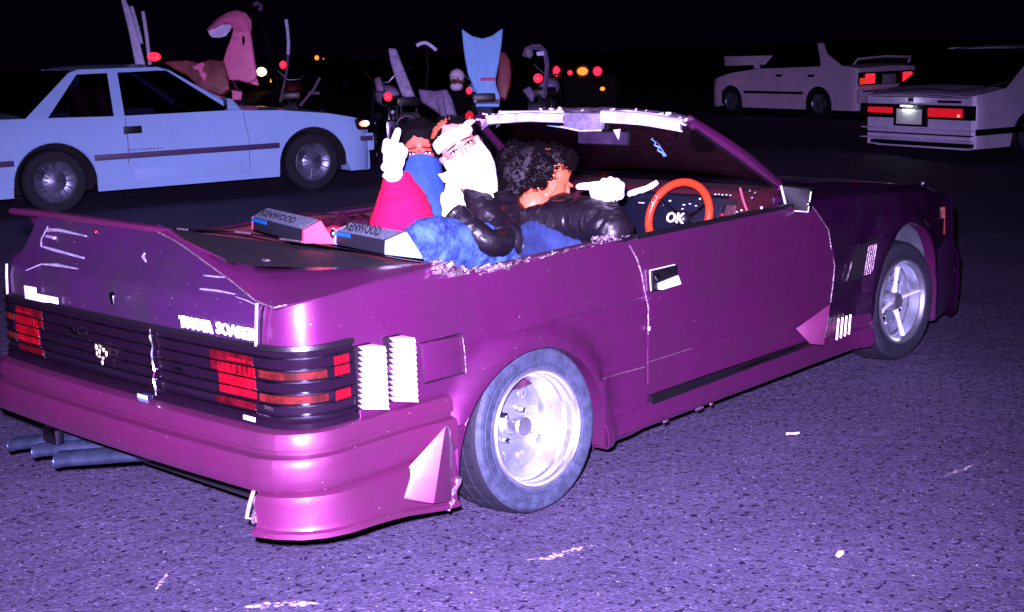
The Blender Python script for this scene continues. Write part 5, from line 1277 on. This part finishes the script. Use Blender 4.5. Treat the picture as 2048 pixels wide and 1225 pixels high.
# ---- lilac sedan behind, seen from its left rear
zr = at(1646, 226, 25.3); SR = V((zr.x+.80, zr.y-.1, 0))
belt3 = [(-.95, .93), (-.6, .98), (0, .97), (1.5, .93), (1.7, .93), (2.5, .84), (3.0, .72)]
sides3 = [('rear_pillar', [(-.52, .97), (-.06, 1.20), (.10, 1.40), (.24, 1.40), (.10, 1.15), (.02, .96)])]
SD, sp3 = simple_car('pale_sedan', SR, math.pi/2+R(-15), .83, belt3, -.95, 3.1, (0, 2.45), WCAR2, .34, .16, sides3, [('rear_window_side', [(.06, .96), (.20, 1.38), (1.2, 1.40), (1.62, .93)])], gh=(-.5, 1.7),
    label='pale lilac four-door car with raised boot spoiler and lit red tail lamps, behind at right', cat='car')
mb = MB(); mb.box((.75, 0, 1.39), (1.2, 1.1, .03)); mb.done('roof', BLACKP, SD, world=False, bevel=.01)
mb = MB(); mb.hexa([(-.55, -.80, .95), (.08, -.66, 1.42), (.10, -.66, 1.42), (-.53, -.80, .95), (-.55, .73, .95), (.08, .58, 1.42), (.10, .58, 1.42), (-.53, .73, .95)]); mb.done('rear_window', DGLASS2, SD, world=False)
def sb(name, c, d, m, bev=.006, **k):
    mb = MB(); mb.box(c, d); return mb.done(name, m, SD, world=False, bevel=bev, **k)
sb('side_moulding', (1.22, .833, .47), (1.65, .02, .05), BLACKP); sb('door_handle', (1.05, .835, .80), (.16, .02, .05), BLACKP); sb('door_handle', (.18, .835, .80), (.16, .02, .05), BLACKP)
sb('tail_panel', (-.965, 0, .74), (.03, 1.56, .24), BLACKP)
for s in (1, -1):
    sb('tail_lamp', (-.99, s*.50, .74), (.03, .24, .18), mat('lit_tail_lens', (.7, .02, .03), .3, emit=(1, .015, .03), es=1.6), .02); sb('tail_lamp_outer', (-.985, s*.70, .70), (.03, .13, .12), mat('lit_tail_orange', (.7, .1, .03), .3, emit=(1, .05, .02), es=.6), .01)
sb('number_plate', (-.99, 0, .72), (.02, .34, .17), mat('dim_plate', (.35, .32, .4), .5), .003)
sb('rear_bumper', (-1.0, 0, .42), (.14, 1.60, .28), WCAR2, .04); sb('bumper_line', (-1.075, 0, .52), (.01, 1.56, .03), STRIPE, .002)
mb = MB(); mb.tube([V((-.80, .74, 1.0)), V((-.86, .70, 1.10)), V((-.90, 0, 1.13)), V((-.86, -.70, 1.10)), V((-.80, -.74, 1.0))], .03, 8, flat=.6); mb.done('boot_spoiler', WCAR2, SD, world=False)
# raised bonnet plate
mb = MB(); mb.hexa([(1.85, -.72, 1.00), (2.75, -.70, .98), (2.75, .72, .98), (1.85, .74, 1.00), (1.85, -.70, 1.18), (2.8, -.68, 1.18), (2.8, .70, 1.18), (1.85, .72, 1.18)]); mb.done('raised_bonnet', WCAR2, SD, world=False, bevel=.02)
sb('door_mirror', (1.62, .88, 1.0), (.08, .12, .12), WCAR2, .02)
# ---- dark cars in the far background, known by their lamps
def dark_car(px, py, d, yaw, lamps, label, seed):
    p = at(px, py, d); p.z = gh(p.x, p.y) if False else 0
    belt = [(-.9, .85), (0, .9), (1.6, .9), (2.6, .82), (3.1, .62)]
    g = [('rear_pillar', [(-.4, .88), (.2, 1.28), (.35, 1.28), (0, .88)]), ('roof_rail', [(.2, 1.28), (.3, 1.33), (1.2, 1.33), (1.35, 1.28)]), ('front_pillar', [(1.2, 1.31), (1.35, 1.29), (1.95, .88), (1.8, .88)])]
    rt, sp_ = simple_car('dark_car', p, yaw, .82, belt, -.9, 3.1, (0, 2.45), DARKCAR, .33, .17, g, [('side_window', [(0, .88), (.36, 1.27), (1.2, 1.28), (1.8, .88)])], gh=(-.4, 1.95), label=label, cat='car')
    roofing(rt, sp_, (.2, 1.29), (1.3, 1.29), (-.4, .88), (1.9, .88), DARKCAR)
    M = chain(rt).inverted()
    for lx, ly, rx_, rz_, m_, dd, nm in lamps:
        c_ = M @ at(lx, ly, dd); s_ = dd/F
        mb = MB(); mb.ball(c_, (rx_*s_, rx_*s_, rz_*s_)); mb.done(nm, m_, rt, world=False)
        mb = MB(); mb.lathe([(-.0, max(rx_, rz_)*s_*1.15), (.05, max(rx_, rz_)*s_*1.0), (.08, .02)], (0, 0, 0), 'X', 16)
        for v in mb.bm.verts: v.co = Matrix.Rotation(0, 3, 'Z') @ v.co + c_
        mb.done('lamp_shell', BLACKP, rt, world=False)
    return rt
dark_car(1165, 150, 29, YAW-.1, [(1113, 143, 7, 10, GLOWR, 28, 'tail_lamp'), (1195, 143, 9, 9, GLOWR, 28, 'tail_lamp'), (1165, 143, 11, 8, GLOWO, 27.8, 'middle_lamp'), (1140, 146, 5, 5, GLOWR, 28, 'small_lamp'), (1205, 178, 5, 4, GLOWO, 27.5, 'low_lamp_or_reflection')], 'dark car far behind the windscreen with red and orange tail lamps lit', 1)
dark_car(560, 150, 25, YAW+math.pi-.25, [(526, 144, 13, 11, GLOWW, 22.6, 'headlamp'), (545, 163, 5, 5, GLOWO, 22.6, 'side_lamp'), (523, 206, 12, 4, GLOWO, 22.6, 'low_lamp_or_reflection')], 'dark car facing us behind the white coupe with one bright headlamp', 2)  # lowest orange shape is a reflection, built as a glowing ball
dark_car(650, 118, 50, YAW+math.pi-.3, [(635, 116, 6, 6, GLOWO, 46, 'headlamp'), (649, 118, 4, 4, GLOWO, 46, 'headlamp')], 'farthest dark car with two tiny orange lights above the white bonnet', 3)
dark_car(1965, 150, 33, YAW-.3, [(1937, 147, 8, 6, GLOWO, 31, 'tail_lamp'), (1990, 147, 5, 4, GLOWO, 31, 'tail_lamp'), (1907, 113, 3, 3, GLOWR, 31, 'roof_lamp')], 'dark car with two small orange lights beyond the pale coupe at right', 4)

# ================================================================== MOTORCYCLES with tall seat backs
def bike(px, py, d, yaw, label, tank=DRED, seatm=BLACKP):
    p = at(px, py, d); p.z = gh(p.x, p.y); b = empty('motorcycle', p, yaw, label=label, cat='motorcycle', group='motorcycles with tall seat backs in the dark')
    for x in (0, 1.35):
        W = empty('wheel', (x, 0, .31)); W.parent = b
        mb = MB(); mb.lathe([(-.05, .22), (-.055, .27), (-.03, .305), (0, .312), (.03, .305), (.055, .27), (.05, .22), (-.05, .22)], n=36); mb.done('tyre', TREADM, W, world=False)
        mb = MB(); mb.lathe([(-.03, .225), (-.03, .205), (.03, .205), (.03, .225)], n=36); mb.done('rim', DCHROME, W, world=False)
        for k in range(6):
            t = k*math.pi/3; mb = MB(); mb.tube([V((0, 0, 0)), V((.21*math.cos(t), 0, .21*math.sin(t)))], .010, 5); mb.done('spoke', DCHROME, W, world=False)
    mb = MB(); mb.box((.68, 0, .42), (.42, .26, .30)); mb.box((.66, 0, .60), (.30, .20, .16), Matrix.Rotation(.3, 3, 'Y')); mb.done('engine', DCHROME, b, world=False, bevel=.03)
    mb = MB(); mb.tube([V((0, .10, .31)), V((.45, .08, .38)), V((.55, .06, .72)), V((1.12, 0, .86))], .02, 8); mb.tube([V((0, -.10, .31)), V((.45, -.08, .38)), V((.55, -.06, .72)), V((1.12, 0, .86))], .02, 8); mb.tube([V((-.05, .1, .75)), V((.55, .06, .72))], .018, 8); mb.tube([V((0, .11, .31)), V((.1, .11, .70))], .022, 8); mb.tube([V((0, -.11, .31)), V((.1, -.11, .70))], .022, 8); mb.done('frame', BLACKP, b, world=False)
    mb = MB(); mb.ball((.86, 0, .82), (.26, .13, .12), sub=3); mb.done('tank', tank, b, world=False, sm=80)
    mb = MB(); mb.box((.32, 0, .78), (.66, .26, .10)); mb.done('seat', seatm, b, world=False, bevel=.03)
    mb = MB(); mb.tube([V((1.35, .09, .31)), V((1.12, .08, .92))], .022, 8); mb.tube([V((1.35, -.09, .31)), V((1.12, -.08, .92))], .022, 8); mb.done('fork', DCHROME, b, world=False)
    mb = MB(); mb.tube([V((.95, .34, 1.12)), V((1.06, .22, 1.10)), V((1.10, .08, .96)), V((1.10, -.08, .96)), V((1.06, -.22, 1.10)), V((.95, -.34, 1.12))], .013, 8); mb.done('handlebar', DCHROME, b, world=False)
    rows = [[V((math.cos(t)*.36, y, .31+math.sin(t)*.36)) for t in [R(60+100*i/12) for i in range(13)]] for y in (-.07, 0, .07)]
    local_shell('mudguard', rows, mat('dull_grey_metal', (.22, .2, .28), .4, .4, vary=.4), b, .004)
    mb = MB(); mb.tube([V((.75, -.14, .35)), V((.3, -.16, .26)), V((-.3, -.17, .34))], .035, 10); mb.done('exhaust_pipe', DCHROME, b, world=False)
    return b
def board(b, outline, d, m, nm='seat_back', thick=.05, wave=0):
    pts = [at(x, y, d+(wave*math.sin(i*1.3))) for i, (x, y) in enumerate(outline)]
    mb = MB(); mb.prism(pts, CF*thick); return mb.done(nm, m, b, bevel=min(.02, thick*.35), sm=60)
def lamp(b, px, py, rx_, ry_, d, m=GLOWR, nm='tail_lamp'):
    s_ = d/F; c_ = at(px, py, d); rg = Matrix((CR, CU, -CF)).transposed()
    mb = MB(); mb.ball(c_, (rx_*s_, ry_*s_, .03), rg); o = mb.done(nm, m, b)
    mb = MB(); mb.ball(c_+CF*.03, (rx_*s_*1.15, ry_*s_*1.15, .035), rg); mb.done('lamp_shell', BLACKP, b)
    return o
def stick(b, pts, r, d, m, nm):
    mb = MB(); mb.tube([at(x, y, d) for x, y in pts], r, 8); return mb.done(nm, m, b)
# pink one behind the white coupe
b = bike(470, 200, 15.0, YAW+.5, 'motorcycle with tall pink curled seat back, behind the white coupe', PINKP)
o1 = [(458, 161), (446, 121), (452, 100), (460, 80), (466, 60), (470, 44), (484, 38), (498, 48), (503, 80), (508, 115), (514, 150), (510, 160), (495, 166), (476, 160)]
sbk = board(b, o1, 15.0, PINKP, thick=.07)
rows = []
for k, (px, py) in enumerate([(503, 62), (503, 42), (492, 27), (474, 21), (455, 25), (434, 38), (414, 58)]):
    px2, py2 = [(472, 66), (466, 58), (462, 52), (455, 48), (444, 50), (430, 58), (416, 64)][k]
    rows.append([at(px+(px2-px)*t, py+(py2-py)*t, 15.0-.10*math.sin(t*math.pi)-.03*k*.3) for t in (0, .25, .5, .75, 1)])
shell('curled_top', rows, PINKP, b, .02, out=-CF)
rows = [[at(x, y, 14.94) for x, y in r_] for r_ in ([(416, 62), (430, 58), (444, 50), (460, 49)], [(419, 70), (434, 66), (450, 60), (463, 54)], [(425, 75), (438, 76), (452, 72), (459, 62)])]
shell('curled_lining', rows, LILAC, b, .015, out=-CF)
board(b, [(484, 88), (484, 72), (488, 71), (490, 82), (487, 92)], 14.93, BLACKM, 'slot', .02)
board(b, [(459, 162), (463, 162), (464, 200), (482, 200), (484, 184), (470, 176), (462, 178)], 14.95, PINKP, 'seat_stay', .05)
board(b, [(325, 124), (372, 120), (398, 126), (418, 119), (448, 122), (454, 150), (460, 178), (440, 192), (400, 176), (372, 150), (350, 140)], 15.2, mat('brown_red_cowl', (.26, .055, .07), .5, vary=.6, vscale=6), 'side_cowl', .12)
board(b, [(384, 134), (404, 124), (410, 128), (404, 140), (414, 150), (408, 165), (399, 150), (396, 140), (388, 139)], 15.1, PINKP, 'trim_flash', .03)
board(b, [(495, 165), (512, 150), (518, 172), (508, 170)], 15.1, PINKP, 'trim_flash', .03)
# white stays and red lamp
b = bike(300, 130, 15.4, YAW+.2, 'motorcycle with three tall pale upright pipes and red lamp, above white roof')
board(b, [(241, 0), (248, -4), (257, 12), (272, 60), (290, 130), (270, 130), (256, 60)], 15.4, LILAC, 'upright_pipe', .05)
stick(b, [(263, 14), (272, 45), (283, 88)], .022, 15.35, LILAC, 'upright_pipe'); stick(b, [(286, 24), (293, 70), (300, 130)], .022, 15.35, LILAC, 'upright_pipe')
lamp(b, 308, 114, 14, 9, 15.2)
b = bike(580, 190, 17, YAW+.1, 'motorcycle with one thin white mast and small red lamp, right of pink seat back')
stick(b, [(572, 40), (575, 60), (577, 85), (576, 110)], .022, 16.8, LILAC, 'mast'); stick(b, [(576, 110), (574, 140), (560, 205)], .016, 16.8, mat('dim_pole', (.12, .06, .14), .5), 'mast_foot'); lamp(b, 566, 130, 7, 8, 16.6)
stick(b, [(640, 156), (627, 180), (600, 212)], .018, 16.5, mat('dim_pole', (.12, .06, .14), .5), 'lever'); stick(b, [(617, 186), (640, 187)], .02, 16.5, MATS['dim_pole'], 'lever_bar')
stick(b, [(508, 12), (514, 6), (522, 12), (520, 22)], .03, 17.5, MATS['dim_pole'], 'mirror_arm')
stick(b, [(514, 12), (540, 110), (562, 190)], .010, 17.5, BLACKP, 'mirror_strut')
# grey leaning seat back
b = bike(820, 260, 14.2, YAW+.35, 'motorcycle with leaning grey seat back, between white bonnet and blue board', GREYB)
board(b, [(776, 96), (792, 97), (800, 118), (815, 155), (833, 200), (818, 204), (803, 190), (788, 150), (780, 122)], 14.2, GREYB)
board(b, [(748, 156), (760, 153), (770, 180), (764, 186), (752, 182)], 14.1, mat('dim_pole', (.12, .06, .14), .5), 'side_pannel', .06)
lamp(b, 776, 194, 8.5, 9, 14.0); stick(b, [(786, 222), (784, 228)], .018, 14, LILAC, 'plate_corner')
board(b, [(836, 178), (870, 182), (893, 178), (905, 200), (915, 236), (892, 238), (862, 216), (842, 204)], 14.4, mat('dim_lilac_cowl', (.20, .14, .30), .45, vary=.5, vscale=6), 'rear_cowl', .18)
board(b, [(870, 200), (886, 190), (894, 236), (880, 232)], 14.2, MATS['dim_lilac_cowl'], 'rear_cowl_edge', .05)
stick(b, [(833, 92), (842, 87), (852, 86), (862, 92), (873, 101)], .020, 14.5, LILAC, 'high_bar')
stick(b, [(853, 88), (856, 140), (850, 190)], .010, 14.55, BLACKP, 'bar_strut')
rows = [[at(x, y-o*.6, 13.4+dd) for x, y in [(792, 250), (798, 238), (810, 232), (824, 232), (836, 242)]] for o, dd in ((0, 0), (6, .05), (8, .2))]
shell('helmet_shell', rows, mat('dull_grey_metal', (.22, .2, .28), .4, .4, vary=.4), b, .01)
# blue board
b = bike(970, 260, 14.6, YAW+.1, 'motorcycle with tall blue forked seat back, behind the windscreen header', BLUEP)
ol = [(923, 57), (930, 62), (945, 72), (965, 77), (984, 71), (998, 61), (1006, 56), (1003, 90), (998, 125), (992, 155), (992, 170), (1000, 192), (999, 214), (950, 214), (956, 196), (946, 172), (936, 150), (930, 120), (926, 90)]
bb = board(b, ol, 14.6, BLUEP, thick=.06)
board(b, [(961, 156), (991, 155), (991, 162), (961, 162)], 14.585, mat('dull_red_tape', (.45, .05, .18), .5), 'red_strip', .01)
board(b, [(956, 199), (998, 199), (998, 208), (954, 208)], 14.58, STRIPE, 'dark_strip', .01)
board(b, [(1000, 104), (1010, 104), (1020, 120), (1023, 145), (1020, 175), (1012, 200), (1000, 196), (993, 170), (996, 140)], 14.9, mat('dark_red_side', (.18, .02, .03), .5), 'side_shell', .2)
lamp(b, 938, 182, 6, 7, 14.3); lamp(b, 939, 234, 9, 12, 13.8, mat('dim_lit_red', (.5, .01, .02), .3, emit=(1, .02, .03), es=.5), 'low_tail_lamp')
stick(b, [(940, 244), (942, 262), (948, 276)], .03, 13.8, mat('dark_red_side', (.18, .02, .03), .5), 'mudguard_edge')
# rider in a white cap beside it
pr = at(912, 200, 14.8); RD = empty('person', V((pr.x, pr.y, gh(pr.x, pr.y))), label='dim rider in white cap and white mask beside the blue seat back', cat='person')
Hd = at(914, 162, 14.8); fR, rR, uR = frame(-CF-CR*.2-UP*.2, UP); MR = Matrix(((rR.x, fR.x, uR.x), (rR.y, fR.y, uR.y), (rR.z, fR.z, uR.z))); TR = lambda x, y, z: Hd+rR*x+fR*y+uR*z
def br(mb):
    face(mb, TR, MR, Hd+UP*-.22); cone(mb, Hd+UP*-.30, Hd+UP*-.75, .13, .13); cone(mb, Hd+UP*-.34-rR*.15, Hd+UP*-.34+rR*.15, .07, .07)
    for s in (1, -1): limb(mb, [(Hd+UP*-.34+rR*(.17*s), .06), (Hd+UP*-.58+rR*(.22*s)+fR*.06, .05), (Hd+UP*-.60+rR*(.16*s)+fR*.28, .04)]); limb(mb, [(Hd+UP*-.75+rR*(.08*s), .09), (Hd+UP*-.82+rR*(.12*s)+fR*.36, .07), (V((Hd.x, Hd.y, gh(Hd.x, Hd.y)+.06))+rR*(.12*s)+fR*.36, .05)])
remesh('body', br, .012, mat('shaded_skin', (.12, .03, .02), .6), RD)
mb = MB(); mb.ball(TR(0, -.01, .05), (.083, .1, .082), MR, 3); mb.ball(TR(0, .10, .045), (.05, .05, .010), MR, 2); mb.done('cap', mat('dim_white_cloth', (.55, .45, .6), .8), RD, sm=80)
mb = MB(); mb.ball(TR(0, .03, -.06), (.072, .085, .055), MR, 3); mb.done('face_mask', MATS['dim_white_cloth'], RD, sm=80)
mb = MB(); cloth_tube(mb, [(Hd+UP*-.10, .085), (Hd+UP*-.18, .10), (Hd+UP*-.32, .20), (Hd+UP*-.6, .17), (Hd+UP*-.78, .16)], .05, 30, n=20); 
for s in (1, -1): cloth_tube(mb, [(Hd+UP*-.32+rR*(.15*s), .07), (Hd+UP*-.58+rR*(.22*s)+fR*.06, .062), (Hd+UP*-.60+rR*(.16*s)+fR*.26, .05)], .05, 31+s, n=16)
mb.done('jacket', BLKC, RD, sm=80)
mb = MB()
for s in (1, -1): cloth_tube(mb, [(Hd+UP*-.75+rR*(.08*s), .11), (Hd+UP*-.82+rR*(.12*s)+fR*.38, .085), (V((Hd.x, Hd.y, gh(Hd.x, Hd.y)+.08))+rR*(.12*s)+fR*.36, .065)], .05, 33+s, n=18)
mb.done('trousers', BLKC, RD, sm=80)
# dim bike right of the blue board
b = bike(1075, 260, 15.6, YAW-.2, 'dim grey motorcycle with rounded cowl and red lamp, right of the blue board', GREYB)
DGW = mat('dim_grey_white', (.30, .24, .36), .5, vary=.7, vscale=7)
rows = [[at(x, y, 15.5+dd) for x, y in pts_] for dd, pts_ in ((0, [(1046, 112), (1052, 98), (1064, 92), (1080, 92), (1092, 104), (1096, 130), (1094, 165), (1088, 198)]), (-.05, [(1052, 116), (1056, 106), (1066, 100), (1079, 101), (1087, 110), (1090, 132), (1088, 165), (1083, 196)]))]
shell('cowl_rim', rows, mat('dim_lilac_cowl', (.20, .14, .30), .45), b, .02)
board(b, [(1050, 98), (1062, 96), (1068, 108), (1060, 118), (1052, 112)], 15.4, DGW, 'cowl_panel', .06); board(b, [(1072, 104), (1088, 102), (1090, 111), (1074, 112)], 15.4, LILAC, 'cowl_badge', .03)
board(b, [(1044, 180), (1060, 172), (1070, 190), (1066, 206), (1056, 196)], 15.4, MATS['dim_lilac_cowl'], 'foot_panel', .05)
lamp(b, 1076, 157, 9.5, 9.5, 15.2)

# ================================================================== LITTER AND MARKS ON THE GROUND
def scrap(px, py, w_, h_, a, label):
    p = PZ(px, py, 0); rr = random.Random(px); mb = MB(); n = 9
    pts = [V((math.cos(2*math.pi*i/n)*w_*rr.uniform(.7, 1.1), math.sin(2*math.pi*i/n)*h_*rr.uniform(.6, 1.1), .004+rr.uniform(0, .006))) for i in range(n)]
    M = Matrix.Rotation(a, 3, 'Z'); mb.prism([M @ q+V((p.x, p.y, 0)) for q in pts], (0, 0, .004)); o = mb.done('paper_scrap', mat('pale_litter', (.85, .70, .62), .7), None, sm=0); setp(o, label=label, cat='litter')
scrap(1585, 872, .030, .010, R(-45), 'small pale paper scrap on asphalt beyond the rear wheel')
scrap(1680, 1113, .026, .010, R(10), 'small pale paper scrap on asphalt near lower right of the picture')
def smear(pts, w_, m_, label, seed):
    rr = random.Random(seed); q = [PZ(*p, 0) for p in pts]; q = resample(q, 26); rows = []
    mb = MB()
    L_, R_ = [], []
    for i, p in enumerate(q):
        d = (q[min(i+1, 25)]-q[max(i-1, 0)]).normalized(); nn = V((-d.y, d.x, 0)); ww = w_*math.sin(math.pi*(i+.4)/26)*rr.uniform(.25, 1.1)
        L_.append(p+nn*ww+V((0, 0, .0035))); R_.append(p-nn*ww*rr.uniform(.3, 1)+V((0, 0, .0035)))
    mb.grid([L_, R_]); o = mb.done('ground_smear', m_, None, sm=0); setp(o, label=label, cat='stain')
def smear_mat():
    m = mat('dried_smear', (.62, .48, .50), .6); n = m.node_tree.nodes; l = m.node_tree.links; b = n['Principled BSDF']
    tc = n.new('ShaderNodeTexCoord'); t = n.new('ShaderNodeTexNoise'); t.inputs['Scale'].default_value = 55; t.inputs['Detail'].default_value = 6; l.new(tc.outputs['Object'], t.inputs['Vector'])
    r_ = n.new('ShaderNodeValToRGB'); r_.color_ramp.elements[0].position = .42; r_.color_ramp.elements[1].position = .62; l.new(t.outputs['Fac'], r_.inputs[0]); l.new(r_.outputs[0], b.inputs['Alpha']); return m
SM = smear_mat()
smear([(1050, 1122), (1100, 1120), (1140, 1105), (1192, 1092)], .030, SM, 'pale dried smear on asphalt below the rear wheel', 1)
smear([(480, 1218), (560, 1212), (640, 1210)], .035, SM, 'pale dried smear at the lower edge of the picture', 2)
smear([(1885, 955), (1915, 945), (1955, 930)], .014, SM, 'thin pale scratch on asphalt at far right', 3)
smear([(310, 1185), (325, 1165), (338, 1145)], .010, SM, 'thin pale scratch on asphalt lower left of the rear bumper', 4)
